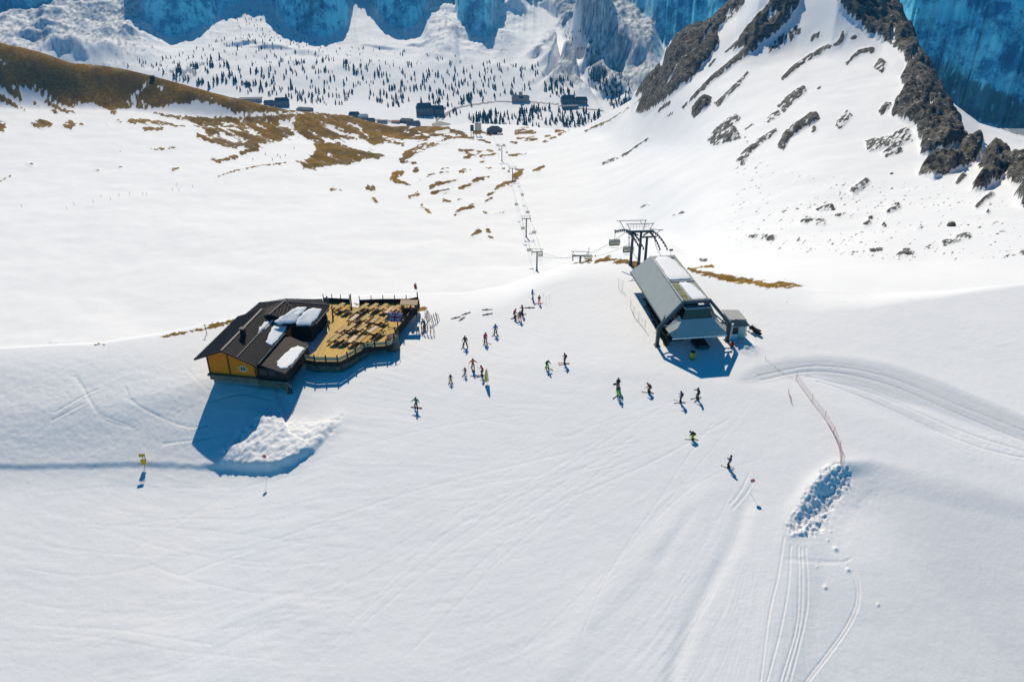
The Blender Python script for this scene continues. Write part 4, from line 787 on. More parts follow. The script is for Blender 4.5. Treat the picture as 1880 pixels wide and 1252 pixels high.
def snowmobile(p, rz, lab, col):
    k = thing('snowmobile', lab, 'snowmobile', p, rz)
    MB().box((0,-.55,.28),(.42,1.5,.36),bev=.1).build('track', M['black'], k); MB().box((0,.35,.62),(.72,1.0,.42),0,R(12),0,.12).build('body', col, k)
    MB().box((0,-.55,.72),(.38,1.15,.26),bev=.08).build('seat', M['seat'], k); w_ = MB().beam((-.3,.55,.92),(-.22,.25,1.25),.03,.03); w_.face([(-.32,.6,.85),(.32,.6,.85),(.24,.3,1.28),(-.24,.3,1.28)]); w_.build('windscreen', M['glass'], k)
    MB().tube((-.38,.1,1.02),(.38,.1,1.02),.025).build('handlebar', M['pole'], k)
    for s in (-1, 1): MB().box((s*.48,.75,.06),(.14,1.1,.05)).beam((s*.48,.7,.08),(s*.25,.5,.5),.05,.05).build('ski', M['black'], k)
    return k
p = U(1384,612); p.z = gz(p.x, p.y); snowmobile(p, R(38), 'black snowmobile parked on the snow right of the operator cabin', mat('snowmobile_paint', (.02,.02,.022), .3, 0, .1, 1, 0, .5))
p = S2(.9,-.6); k = thing('grooming_machine', 'dark tracked machine with raised windscreen parked under the station hood', 'machine', p, R(7.5))
MB().box((0,0,.5),(1.6,2.2,.8),bev=.12).build('body', M['black'], k); MB().box((0,.5,1.3),(1.2,.9,.8),0,R(-10),0,.1).build('cab', M['glass'], k); MB().box((.2,-1.3,.3),(1.7,.25,.5),0,R(20)).build('blade', M['galv'], k); MB().box((-.85,0,.3),(.25,2.2,.6),bev=.1).build('track', M['seat'], k); MB().box((.85,0,.3),(.25,2.2,.6),bev=.1).build('track', M['seat'], k)
p = U(1343,637.5); p.z = gz(p.x, p.y); k = thing('red_tank', 'small red fuel tank on the snow heap by the cabin', 'tank', p); MB().box((0,0,.35),(.6,.4,.6),R(20),0,0,.08).build('tank_body', M['red'], k); MB().box((0,0,.7),(.3,.06,.12),R(20)).build('handle', M['black'], k)
p = U(1364,612); p.z = gz(p.x, p.y); k = thing('yellow_sledge', 'yellow plastic rescue sledge leaning behind the operator cabin', 'sledge', p, R(15)); MB().box((0,0,.3),(.55,1.6,.28),0,R(20),0,.1).build('shell', M['yellow'], k); MB().tube((-.2,.75,.5),(0,1.3,.9),.02).tube((.2,.75,.5),(0,1.3,.9),.02).build('handle', M['pole'], k)
# ================================================================ lift line
def at(X, Y, d):     # point at depth d along the survey ray
    r = Vector(ray(X, Y)); return Vector((0,0,H))+r*d
# the three pylons behind the station
py = thing('lift_pylon_group', 'three thick steel pylons joined by crossbeams and pulley trains behind the station', 'lift pylon', (22.6,131.6,0), R(4))
for x, y, hgt_ in ((-1.25,.6,5.6),(-.05,-.5,6.0),(1.25,.15,4.7)):
    b0 = gz(22.6+x, 131.6+y); MB().tube((x,y,b0-1),(x,y,b0+.7),.42,.33,14).tube((x,y,b0+.7),(x,y,hgt_),.27,.22,14).build('column', M['steel'], py)
MB().box((-.05,-.4,6.15),(4.4,.34,.34)).box((1.6,.2,4.85),(2.6,.26,.26)).beam((-.5,-.4,5.4),(-1.4,-.4,6.0),.2,.2).beam((.4,-.4,5.4),(1.3,-.4,6.0),.2,.2).build('crossbeam', M['steel'], py)
def train(a, b, sag, name='pulley_train', n=8):
    a, b = Vector(a), Vector(b); pts = [a.lerp(b, i/n)+Vector((0,0,sag*(1-(2*i/n-1)**2))) for i in range(n+1)]
    o = MB().path(pts, .10, 6).build(name, M['steel'], py); w_ = MB()
    for q in pts: w_.tube(q+Vector((-.09,0,-.18)), q+Vector((.09,0,-.18)), .22, .22, 10)
    w_.build('pulley', M['galv'], o); return o
train((-4.0,2.6,5.1),(-1.9,.2,6.1),.25); train((-1.9,.2,6.1),(-.2,-3.6,4.4),.45); train((-2.4,.4,6.0),(-.9,-3.2,4.5),.4); train((1.9,.2,6.1),(3.9,-3.8,4.3),.5); train((1.5,.2,6.0),(2.7,-3.6,4.2),.4)
mb = MB()
for (a, b) in [((-4.2,.9,7.7),(1.2,.9,7.7)),((-2.9,-.5,7.6),(2.2,-.5,7.6)),((1.5,-.6,6.6),(3.7,-.9,6.5)),((-3.7,.9,7.7),(-2.8,.4,6.2)),((.9,.9,7.7),(.5,.2,6.2)),((-2.6,-.5,7.6),(-1.9,-.3,6.2)),((1.9,-.5,7.6),(1.4,-.3,6.2)),((3.3,-.8,6.5),(2.6,-.6,5.7)),((-.1,-.5,7.6),(-.05,.9,7.7))]: mb.tube(a, b, .06, .06, 6)
mb.build('maintenance_frame', M['galv'], py)
mb = MB()
for i in range(7): mb.tube((-1.8+.55*i,.5,6.3),(-1.8+.55*i,.5,7.0),.018,.018,4)
mb.tube((-1.8,.5,7.0),(1.5,.5,7.0),.02,.02,4); mb.tube((-1.8,.5,6.65),(1.5,.5,6.65),.02,.02,4); mb.build('walkway_railing', M['galv'], py)
# towers along the line: (pixel x, base y, top y, depth along the ray)
TW = [(1066,486,462,245,'fifth tower from the valley, only its crossarm above the snow crest',33),(985.5,498,457.5,352,'nearest full lift tower on the slope below the crest',23),(966,435.5,397,440,'lift tower with a bright crossarm above the gully, second on the slope',18.5),(941,333,306,600,'slender lift tower on a brown grassy knoll',15),(921.5,296.5,265.5,725,'farthest lift tower, before the dark valley station',15)]
tops = []
def lift_tower(X, Yb, Yt, d, lab, wpx):
    b = T(X, Yb, 250) if X < 1060 else None
    if b is None: q = at(X, Yt, d); b = Vector((q.x, q.y, ground(q.x, q.y)))
    dd = b.y*math.cos(PITCH)-(b.z-H)*math.sin(PITCH)
    rt_ = ray(X, Yt); ht = H+rt_[2]*(b.y/rt_[1])-b.z; ht = max(ht, 4); Wd = wpx*dd/F
    t = thing('lift_tower', lab, 'lift tower', b, math.atan2(-b.x+2, b.y)*.3, 'towers of the chairlift line')
    MB().tube((0,0,-1.5),(0,0,.5),.7,.6,10).build('footing', M['conc'], t); MB().tube((0,0,.3),(0,0,ht-1.4),.38,.3,10).build('pole', M['steel'], t)
    MB().box((0,0,ht-1.4),(Wd*.8,.4,.4)).build('crossarm', M['steel'], t)
    for s in (-1, 1):
        tr = MB().beam((s*Wd*.42,-2.2,ht-1.8),(s*Wd*.42,2.2,ht-1.8),.3,.3).build('pulley_train', M['steel'], t); w_ = MB()
        for k_ in range(5): w_.tube((s*Wd*.42-.15,-2+k_,ht-2.0),(s*Wd*.42+.15,-2+k_,ht-2.0),.28,.28,8)
        w_.build('pulley', M['galv'], tr)
    MB().box((0,0,ht),(Wd,.16,.16)).beam((-Wd*.42,0,ht),(-Wd*.3,0,ht-1.3),.12,.12).beam((Wd*.42,0,ht),(Wd*.3,0,ht-1.3),.12,.12).build('lifting_frame', M['galv'], t)
    return b, ht, Wd
for a in TW: b, ht, Wd = lift_tower(*a); tops.append((b, ht, Wd))
# valley station of the lift and the boards beside it
b = T(908, 246); dd = b.y; w_ = 27*b.y/F/.93
ls = thing('valley_station', 'dark lower chairlift station with steep roof at the valley end of the line', 'lift station', b, 0)
MB().box((0,0,w_*.05+1.5),(w_*.34,w_*.5,w_*.18+3)).build('support', M['steel'], ls); mb = MB(); hh_ = w_*.22
quadslab(mb, [(-w_*.5,-w_*.4,hh_),(w_*.5,-w_*.4,hh_),(w_*.2,0,hh_+w_*.28),(-w_*.2,0,hh_+w_*.28)],.4); quadslab(mb, [(w_*.5,w_*.4,hh_),(-w_*.5,w_*.4,hh_),(-w_*.2,0,hh_+w_*.28),(w_*.2,0,hh_+w_*.28)],.4); quadslab(mb, [(-w_*.5,w_*.4,hh_),(-w_*.5,-w_*.4,hh_),(-w_*.2,0,hh_+w_*.28)],.4); quadslab(mb, [(w_*.5,-w_*.4,hh_),(w_*.5,w_*.4,hh_),(w_*.2,0,hh_+w_*.28)],.4); mb.build('roof', mat('slate_roof', (.03,.055,.07)), ls)
MB().box((0,0,hh_-.9),(w_*.9,w_*.6,1.6)).build('deck', M['steel'], ls)
for X, Y, wd, hg, m_, lab in [(867,250,6,11,M['steel'],'narrow dark board on poles left of the valley station'),(878,250,11,13,M['grey'],'wide grey board on poles left of the valley station')]:
    b = T(X, Y); s = b.y/F/.95; k = thing('billboard', lab, 'billboard', b); MB().box((0,0,hg*s*1.25),(wd*s,.5,hg*s)).build('board', m_, k); MB().tube((-wd*s*.3,0,-1),(-wd*s*.3,0,hg*s),.3,.3,6).tube((wd*s*.3,0,-1),(wd*s*.3,0,hg*s),.3,.3,6).build('pole', M['pole'], k)
# chairs
def make_chair():
    t = thing('lift_chair', 'x', 'lift chair', (0,0,0), 0, 'chairs hanging from the lift cable')
    MB().tube((0,0,0),(0,0,-1.9),.045,.045,6).box((0,0,.05),(.25,.5,.2)).build('hanger', M['galv'], t)
    MB().path([(-1.05,.1,-1.95),(1.05,.1,-1.95)], .05, 6).build('frame', M['galv'], t)
    mb = MB(); n = 6
    prf = [(-.35,-2.75),(-.5,-2.35),(-.4,-2.0),(-.05,-1.78),(.35,-1.85),(.5,-2.1)]
    for (a, b) in zip(prf[:-1], prf[1:]): quadslab(mb, [(-1.1,a[0],a[1]),(1.1,a[0],a[1]),(1.0,b[0],b[1]),(-1.0,b[0],b[1])], .03)
    mb.build('bubble_canopy', M['cream'], t)
    MB().box((0,.05,-3.0),(2.0,.5,.1)).build('seat', M['seat'], t); MB().box((0,.33,-2.65),(2.0,.08,.65),0,R(-8)).build('backrest', M['seat'], t)
    MB().path([(-1.0,.1,-1.95),(-1.0,.3,-2.6),(-1.0,-.2,-3.0)], .035, 6).path([(1.0,.1,-1.95),(1.0,.3,-2.6),(1.0,-.2,-3.0)], .035, 6).tube((-.8,-.5,-3.35),(.8,-.5,-3.35),.04).build('side_frame', M['galv'], t)
    return t
ch0 = make_chair(); first = True
CH = [(1129.5,424,156,R(8),'cream topped lift chair hanging highest, left of the three pylons'),(1155,437,158,R(8),'lift chair hanging lower, half hidden behind the left pylon'),(1081,457,216,R(8),'lift chair beside the half hidden crossarm on the crest'),(1093,470,205,R(5),'faint lift chair just above the snow crest, nearest the station'),
      (971.5,450,375,0,'lift chair left of the nearest full tower'),(992.5,459,360,0,'lift chair hanging on the right arm of the nearest full tower'),(960,411,420,0,'lift chair at lower left of the bright crossarm'),(981,418,405,0,'lift chair with open seat right of the second tower pole'),(969,382,450,0,'lift chair just above the bright crossarm'),(948,368,480,0,'lift chair over the gully, left of two'),(959,351,520,0,'lift chair over the gully, right of two'),
      (934,309,590,0,'tiny lift chair left of the knoll tower'),(948,305,590,0,'tiny lift chair right of the knoll tower'),(930.5,275,690,0,'tiny lift chair right of the farthest tower'),(917,270,700,0,'tiny lift chair left of the farthest tower'),(925,262,740,0,'tiny lift chair right above the farthest tower'),(913,262,760,0,'tiny lift chair below the valley station')]
for X, Y, d, rz, lab in CH:
    t = ch0 if first else copy_tree(ch0); first = False; p = at(X, Y, d); g_ = ground(p.x, p.y)
    if p.z-3.6 < g_: p.z = g_+4.2
    t.location = p; t.rotation_euler.z = rz; t['label'] = lab
# haul ropes
for s, lab in ((-1, 'left haul rope of the chairlift running down to the valley'), (1, 'right haul rope of the chairlift running down to the valley')):
    pts = [S2(s*1.9, 16, 3.4), Vector((22.6+s*2.3, 128.2, 4.4)), Vector((22.6+s*2.1, 132, 6.0))]
    for b, ht, Wd in tops: pts.append(Vector((b.x+s*Wd*.42, b.y, b.z+ht-1.75)))
    vb = ls.location; pts.append(Vector((vb.x+s*2.5, vb.y, vb.z+4)))
    q = []
    for a, b in zip(pts[:-1], pts[1:]):
        for i in range(5): t = i/5; q.append(a.lerp(b, t)-Vector((0,0,4*t*(1-t)*(b-a).length*.012)))
    q.append(pts[-1]); tag(MB().path(q, .045, 5).build('haul_rope', M['cable']), lab, 'cable', 'haul ropes of the chairlift')
# ================================================================ people
def skin_mesh(name, chains, mat_, parent, sub=1):
    """chains: list of [(point, radius), ...]; shared points join. One continuous surface."""
    bm = bmesh.new(); lay = bm.verts.layers.skin.verify(); idx = {}
    def v(p, r):
        k = tuple(round(c, 4) for c in p)
        if k not in idx:
            w = bm.verts.new(p); w[lay].radius = (r, r); idx[k] = w
            if len(idx) == 1: w[lay].use_root = True
        return idx[k]
    for c in chains:
        for (p, r), (q, s) in zip(c[:-1], c[1:]):
            a, b = v(p, r), v(q, s)
            if a is not b and bm.edges.get((a, b)) is None: bm.edges.new((a, b))
    m0 = bpy.data.meshes.new('tmp'); bm.to_mesh(m0); bm.free(); o = bpy.data.objects.new('tmp', m0); COL.objects.link(o)
    o.modifiers.new('s', 'SKIN').use_smooth_shade = True; ss = o.modifiers.new('u', 'SUBSURF'); ss.levels = sub; ss.render_levels = sub
    dg = bpy.context.evaluated_depsgraph_get(); me_ = bpy.data.meshes.new_from_object(o.evaluated_get(dg)); bpy.data.objects.remove(o); me_.name = name
    me_.materials.clear(); me_.materials.append(mat_); r = bpy.data.objects.new(name, me_); COL.objects.link(r); r.parent = parent; return r
_cm = {}
def cloth(c):
    c = tuple(c)
    if c not in _cm: _cm[c] = mat('cloth', c, .75, 0, .12, 9)
    return _cm[c]
def hand_mb(mb, p, d):
    d = Vector(d).normalized(); s = d.cross(Vector((0,0,1))); s = s.normalized() if s.length > .1 else Vector((1,0,0)); u = s.cross(d); p = Vector(p)
    mb.ball(p+d*.04, .045, (1,1,.9), 6, 5)
    for i, L in enumerate((.065,.08,.085,.07)):
        a = p+d*.07+s*(i-1.5)*.022; mb.tube(a, a+d*L*.55, .011, .010, 5); mb.tube(a+d*L*.55, a+d*L*.8-u*L*.5, .010, .008, 5)
    mb.tube(p+d*.02+s*.035, p+d*.055+s*.075-u*.02, .012, .009, 5)
def person(X, Y, face, jacket, trousers, label, h=1.75, helmet=(.03,.03,.03), bend=.15, knee=.15, stance=.16, arms='poles', skis=True, poles=True, board=None, pack=None, z=None, lean=0, skiang=0, group=None):
    if z is None:
        p = T(X, Y) if True else None
    else: p = U(X, Y, z)
    t = thing('person', label, 'person', p, face, group); k = h/1.75
    b, kn = bend, knee
    # joints, facing +y
    hipz = .93-.25*kn; hipy = -.10*kn-.10*b*2
    def P3(x, y, z_): return (x*k, y*k, z_*k)
    tor = Vector((0, math.sin(b*1.5), math.cos(b*1.5)))
    pel = Vector((0, hipy, hipz)); waist = pel+tor*.16; chest = pel+tor*.40; neck = pel+tor*.56; hd = neck+(tor+Vector((0,.25*b,.25*b))).normalized()*.13; top = hd+Vector((0,.01,.11))
    S = {}
    for s in (-1, 1):
        hip = pel+Vector((s*.09,0,-.03)); ank = Vector((s*stance, 0, .09)); kne = (hip+ank)/2+Vector((s*.02, .10+.35*kn, 0)); toe = ank+Vector((s*.01,.17,-.05))
        sh = chest+Vector((s*.19,0,.08))
        if arms == 'poles': el = sh+Vector((s*.10,.05,-.26)); ha = el+Vector((s*.05,.22,-.02))
        elif arms == 'down': el = sh+Vector((s*.05,-.02,-.28)); ha = el+Vector((s*.02,.06,-.25))
        elif arms == 'out': el = sh+Vector((s*.20,.10,-.17)); ha = el+Vector((s*.16,.14,-.05))
        elif arms == 'fold': el = sh+Vector((s*.06,.12,-.24)); ha = el+Vector((-s*.16,.20,.06))
        elif arms == 'reach': el = sh+Vector((s*.04,.12,-.24)); ha = el+Vector((-s*.02,.12,-.24))
        S[s] = (hip, kne, ank, toe, sh, el, ha)
    pk = lambda v: tuple(v*k)
    ch = [[(pk(pel), .12*k), (pk(waist), .11*k), (pk(chest), .13*k), (pk(neck), .055*k), (pk(hd), .095*k), (pk(top), .075*k)]]
    for s in (-1, 1):
        hip, kne, ank, toe, sh, el, ha = S[s]
        ch.append([(pk(pel), .12*k), (pk(hip), .085*k), (pk(kne), .058*k), (pk(ank), .04*k), (pk(toe), .035*k)]); ch.append([(pk(chest), .13*k), (pk(sh), .055*k), (pk(el), .04*k), (pk(ha), .028*k)])
    skin_mesh('body', ch, M['skin'], t)
    jc = [[(pk(pel-tor*.04), .18*k), (pk(waist), .175*k), (pk(chest), .195*k), (pk(neck-tor*.03), .08*k)]]; tr = [[(pk(pel+tor*.06), .135*k), (pk(pel), .14*k)]]
    for s in (-1, 1):
        hip, kne, ank, toe, sh, el, ha = S[s]
        jc.append([(pk(chest), .17*k), (pk(sh), .10*k), (pk(el), .08*k), (pk(ha-(ha-el)*.12), .06*k)]); tr.append([(pk(pel), .14*k), (pk(hip), .13*k), (pk(kne), .10*k), (pk(ank+Vector((0,0,.05))), .09*k)])
    skin_mesh('jacket', jc, cloth(jacket), t); skin_mesh('trousers', tr, cloth(trousers), t)
    mb = MB()
    for s in (-1, 1): hand_mb(mb, S[s][6]*k, (S[s][6]-S[s][5]))
    mb.build('gloves', cloth((.03,.03,.035)), t, True)
    mb = MB()
    for s in (-1, 1): a = S[s][2]*k; mb.box(a+Vector((0,.05,-.01))*k, (.12*k,.30*k,.20*k), 0,0,0,.03)
    mb.build('boots', cloth((.04,.04,.045)), t)
    if helmet: MB().ball(hd*k+Vector((0,-.005,.05))*k, .135*k, (1,1.12,.95), 12, 8).build('helmet', cloth(helmet), t, True)
    # face: eyes, nose, mouth
    f = MB(); c_ = hd*k
    for s in (-1, 1): f.ball(c_+Vector((s*.035,.095,.015))*k, .012*k, (1,1,1), 6, 4)
    f.tube(c_+Vector((0,.09,.0))*k, c_+Vector((0,.12,-.02))*k, .012*k, .016*k, 5); f.box(c_+Vector((0,.092,-.05))*k, (.05*k,.012*k,.01*k)); f.build('face', M['skin'], t)
    if pack: MB().box((chest-Vector((0,.2,.05)))*k, (.3*k,.2*k,.45*k), 0,-b,0,.05).build('backpack', cloth(pack), t)
    if skis:
        for s in (-1, 1):
            a = S[s][2]*k; mb = MB(); mb.box((0,.1,.02),(.10,1.5*k,.03)); mb.box((0,.87*k,.05),(.10,.14,.03),0,R(25)); o = mb.build('ski', cloth(skis if isinstance(skis, tuple) else (.12,.03,.03)), t); o.location = (a.x, 0, 0); o.rotation_euler.z = -s*skiang
    if board: o = MB().box((0,0,.02),(1.5*k,.28,.03),0,0,0,.01).build('snowboard', cloth(board), t); o.rotation_euler.z = R(5)
    if poles:
        for s in (-1, 1):
            ha = S[s][6]*k; MB().tube(ha+Vector((0,.02,.06)), Vector((ha.x+s*.08, ha.y-.45*k, .02)), .009, .007, 5).tube(Vector((ha.x+s*.078, ha.y-.43*k, .06)), Vector((ha.x+s*.08, ha.y-.44*k, .05)), .04, .04, 6).build('ski_pole', M['pole'], t)
    if lean: t.rotation_euler.y = lean
    return t
A6 = lambda x, y: (x/4.47+720, y/4.47+500); A7 = lambda x, y: (x/4.816+1080, y/4.816+640)
blk = (.02,.02,.023); nav = (.02,.05,.12); brn = (.10,.03,.03)
person(*A6(1150,222), R(-80), (.02,.16,.42), (.30,.36,.38), 'person in bright blue jacket standing farthest back near planted poles', arms='out', skis=False, poles=False, bend=.05)
person(*A6(1206,256), R(180), (.16,.14,.06), (.75,.25,.22), 'small person in pink trousers standing on a red snowboard', 1.5, skis=False, poles=False, board=(.45,.03,.04), arms='fold')
person(*A6(1004,376), R(-60), (.42,.03,.04), (.05,.04,.05), 'person in red jacket leaning forward, left of the close trio', bend=.35, knee=.5, skiang=.1)
person(*A6(1048,392), R(180), (.03,.03,.05), (.65,.10,.02), 'person in orange trousers and dark jacket, nearest of the close trio', 1.65, skis=(.4,.05,.03))
person(*A6(1070,348), R(120), (.30,.03,.05), blk, 'person in dark red jacket, right of the close trio', skis=(.1,.1,.1))
person(*A6(848,506), R(180), (.02,.10,.40), (.02,.03,.06), 'person in royal blue jacket with skis spread in a wedge', skiang=.35, stance=.2, skis=(.02,.02,.03))
person(*A6(765,576), R(200), (.42,.03,.12), (.05,.02,.04), 'person in magenta jacket on pink skis', skiang=.5, arms='down', skis=(.5,.08,.12))
person(*A6(600,606), R(175), blk, blk, 'person all in black with legs wide apart on skis', 1.85, knee=.35, stance=.28, skiang=.15, skis=(.02,.02,.02))
person(*A6(663,790), R(190), (.62,.09,.02), (.03,.03,.04), 'person in orange red jacket and black trousers on crossed skis', arms='out', knee=.3, skiang=-.2)
person(*A6(741,846), R(110), (.50,.02,.03), (.03,.06,.08), 'person in red jacket beside the yellow banner', bend=.25, knee=.3)
person(*A6(599,838), R(170), (.30,.02,.09), (.06,.02,.05), 'child in magenta suit left of the orange red skier', 1.2, skiang=.3)
person(*A6(480,896), R(185), (.16,.03,.04), (.03,.02,.02), 'child in dark red suit, lower left of the group of skiers', 1.25, skiang=.3, knee=.3)
person(*A6(199,1110), R(165), (.02,.16,.10), (.02,.07,.13), 'person in green jacket and blue trousers with snowboard, nearest the plough bank', 1.75, skis=False, poles=False, board=(.12,.04,.02), arms='out', knee=.4)
person(*A6(1270,786), R(-150), (.05,.08,.01), (.22,.62,.03), 'person in lime green trousers bending forward on skis below the trio', bend=.55, knee=.5, skiang=.3, skis=(.08,.12,.03))
person(*A6(1418,750), R(95), (.16,.03,.03), (.02,.02,.03), 'person in maroon jacket right of the lime green skier', bend=.15, pack=(.12,.03,.03), skiang=.1)
person(*A6(266,462), R(60), (.02,.12,.16), (.02,.04,.06), 'person in teal jacket bending by the ski racks', bend=.45, skis=False, poles=False, arms='reach')
person(*A7(262,352), R(170), (.04,.04,.05), (.03,.03,.04), 'person in black jacket carrying a grey board, behind the lime trousered skier', arms='fold', skis=False, poles=False, board=None, helmet=(.10,.05,.04))
person(*A7(262,418), R(175), (.03,.05,.06), (.25,.68,.02), 'person in bright lime trousers and dark jacket on skis', arms='down', skis=(.1,.1,.1), skiang=.7, stance=.1)
person(*A7(540,385), R(60), (.28,.05,.02), (.03,.03,.02), 'person in rust jacket crouching low on skis', bend=.6, knee=.6, pack=(.05,.03,.02), skiang=.3)
person(*A7(818,474), R(80), (.02,.04,.10), (.02,.02,.02), 'person in navy jacket with backpack, left of the pair in front of the station', pack=(.02,.03,.06), skiang=.2, skis=(.3,.3,.3))
person(*A7(967,441), R(120), (.02,.03,.03), (.02,.025,.03), 'person all in dark grey with arm held out, right of the pair before the station', arms='out', poles=True, skiang=.2)
person(*A7(925,798), R(70), (.015,.015,.01), (.45,.52,.02), 'person bent double in yellow green trousers on skis', bend=.9, knee=.6, arms='reach', skiang=.25, skis=(.3,.3,.05))
person(*A7(1243,1049), R(60), (.02,.05,.13), (.02,.02,.02), 'person in dark blue jacket nearest the camera, leaning back on pale skis', bend=.0, knee=.3, arms='fold', skis=(.4,.4,.42), poles=False, lean=R(6))
person(534,722, R(180), (.20,.20,.22), (.03,.03,.04), 'person in grey jacket with red cap in the shade under the hut corner', skis=False, poles=False, arms='fold', helmet=(.35,.04,.03))
person(756,578, R(150), (.55,.20,.22), (.05,.05,.08), 'person in pink top standing by the kiosk on the terrace', skis=False, poles=False, arms='fold', z=DZ)
person(603,562, R(120), (.05,.14,.18), (.04,.04,.06), 'person in teal top by the hut wall at the back of the terrace', skis=False, poles=False, arms='down', z=DZ)
person(612,582, R(100), (.30,.14,.06), (.10,.07,.05), 'person in tan jacket at the terrace bar beside the hut', skis=False, poles=False, arms='down', z=DZ, helmet=(.05,.03,.02))
p = T(*A7(240,352)); p.z += .95; k = thing('carried_board', 'grey snowboard held under the arm of the person in black', 'snowboard', p, R(20)); MB().box((-.1,-.35,0),(.95,.28,.03),0,R(35),0,.01).build('deck', M['galv'], k); MB().box((-.3,-.33,.04),(.12,.2,.08),0,R(35)).box((.1,-.33,.04),(.12,.2,.08),0,R(35)).build('binding', M['black'], k)
def far_skier(X, Y, c, lab): person(X, Y, R(170), c, blk, lab, skiang=.2, poles=False, group='skiers on the far piste')
for i, (x, y) in enumerate([(1587,803),(1498,838),(1540,840),(1470,862),(1512,850),(1365,862),(1432,833)]): far_skier(x/2.9375, y/2.9375+1, blk, 'tiny dark skier on the far piste beside the brown hillside')
# ================================================================ skis, racks, signs, nets, poles
def ski_pair(X, Y, rz, lab):
    p = T(X, Y); k = thing('ski_pair', lab, 'skis', (p.x, p.y, p.z+.03), rz, 'skis laid out on the snow')
    for s in (-1, 1):
        o = MB().box((s*.11,0,0),(.09,1.55,.03)).box((s*.11,.82,.04),(.09,.14,.03),0,R(25)).build('ski', cloth((.06,.05,.05)), k); MB().box((s*.11,0,.05),(.08,.3,.07)).build('binding', M['black'], o)
    return k
for x, y, rz, lab in [(518,376,-60,'dark pair of skis lying leftmost on the snow'),(570,386,-30,'dark pair of skis lying below the others'),(604,342,-55,'dark pair of skis lying upper right of two pairs'),(775,308,-88,'pair of skis lying flat, upper of the two right pairs'),(780,346,-70,'pair of skis lying slanted, lower of the two right pairs'),(1125,292,-86,'pair of skis lying right of the close trio of skiers')]:
    ski_pair(*A6(x, y), R(rz), lab)
def rack(X, Y, rz, lab, n, L=1.9):
    p = T(X, Y); k = thing('ski_rack', lab, 'ski rack', p, rz, 'ski racks beside the terrace')
    for s in (-1, 1): MB().beam((s*L/2,-.35,0),(s*L/2,0,1.0),.05,.05).beam((s*L/2,.35,0),(s*L/2,0,1.0),.05,.05).build('stand', M['pole'], k)
    MB().tube((-L/2,0,1.0),(L/2,0,1.0),.03).tube((-L/2,-.18,.5),(L/2,-.18,.5),.02).build('rail', M['pole'], k); rn = random.Random(int(X))
    for i in range(n):
        u = -L/2+L*(i+.6)/(n+.4); o = MB().beam((u,-.32,.03),(u+rn.uniform(-.05,.05),.08,1.45),.12,.05).build('leaning_ski', cloth(rn.choice([(.35,.03,.03),(.03,.03,.04),(.04,.12,.3),(.3,.3,.3)])), k)
for x, y, rz, lab, n in [(1440,600,10,'ski rack nearest the terrace corner',2),(1540,640,-15,'ski rack closest to the open piste',3),(1525,480,80,'ski rack holding upright skis behind the teal person',4),(1610,510,60,'farther ski rack with dark skis, right of the others',3)]:
    rack(x/6.26+540, y/6.26+510, R(rz), lab, n)
for x, y, lab in [(1237,235,'leftmost ski pole planted in the snow behind the pink trousered person'),(1287,245,'rightmost ski pole planted in the snow behind the pink trousered person'),(1262,262,'middle ski pole planted in the snow near the pink trousered person')]:
    p = T(*A6(x, y)); k = thing('planted_pole', lab, 'ski pole', p, 0, 'ski poles planted in the snow'); MB().tube((0,0,-.1),(.03,0,1.2),.014,.014,6).build('shaft', M['pole'], k); MB().tube((.03,0,1.1),(.03,0,1.25),.03,.03,6).build('grip', M['black'], k)
# yellow piste marker with two boards
p = T(266, 856); k = thing('piste_sign', 'yellow padded piste sign with two boards leaning on the left bank', 'sign', p, R(10))
MB().tube((0,0,-.2),(0,0,1.9),.04,.04,8).build('pole', M['pole'], k); MB().box((.02,-.08,1.75),(.75,.07,.42),0,R(-12),R(4),.02).build('board', M['yellow'], k); MB().box((-.02,-.1,.78),(.55,.07,.85),0,0,R(-8),.02).build('board', M['yellow'], k); MB().box((.3,-.06,1.1),(.1,.05,.6)).build('panel_back', M['steel'], k)
def disc_sign(X, Y, hgt_, lab):
    p = T(X, Y); k = thing('disc_marker', lab, 'marker', p); MB().tube((0,0,-.3),(0,0,hgt_),.018,.015,6).build('pole', M['white'], k); MB().tube((0,-.02,hgt_-.1),(0,.02,hgt_-.1),.26,.26,16).build('disc', mat('faded_red', (.62,.16,.13)), k)
    MB().tube((0,-.022,hgt_-.1),(0,-.03,hgt_-.1),.14,.14,16).build('disc_centre', M['pink'], k)
disc_sign(491, 868, 2.6, 'red disc marker on a thin pole before the ploughed snow heap'); disc_sign(1378, 905, 1.9, 'red disc marker on a thin pole beside the cut ski track')
p = T(*A6(778,912)); k = thing('feather_banner', 'tall yellow and white feather banner standing among the skiers', 'banner', p, R(5)); MB().tube((0,0,-.2),(0,0,2.4),.025,.015,6).build('pole', M['pole'], k)
quadslab(MB(), [(0,0,.25),(-.38,0,.3),(-.22,0,2.0),(0,0,2.4)], .02).build('cloth', M['yellow'], k); quadslab(MB(), [(.02,0,.25),(.02,0,2.35),(.12,0,1.9),(.3,0,.35)], .02).build('cloth', M['white'], k)
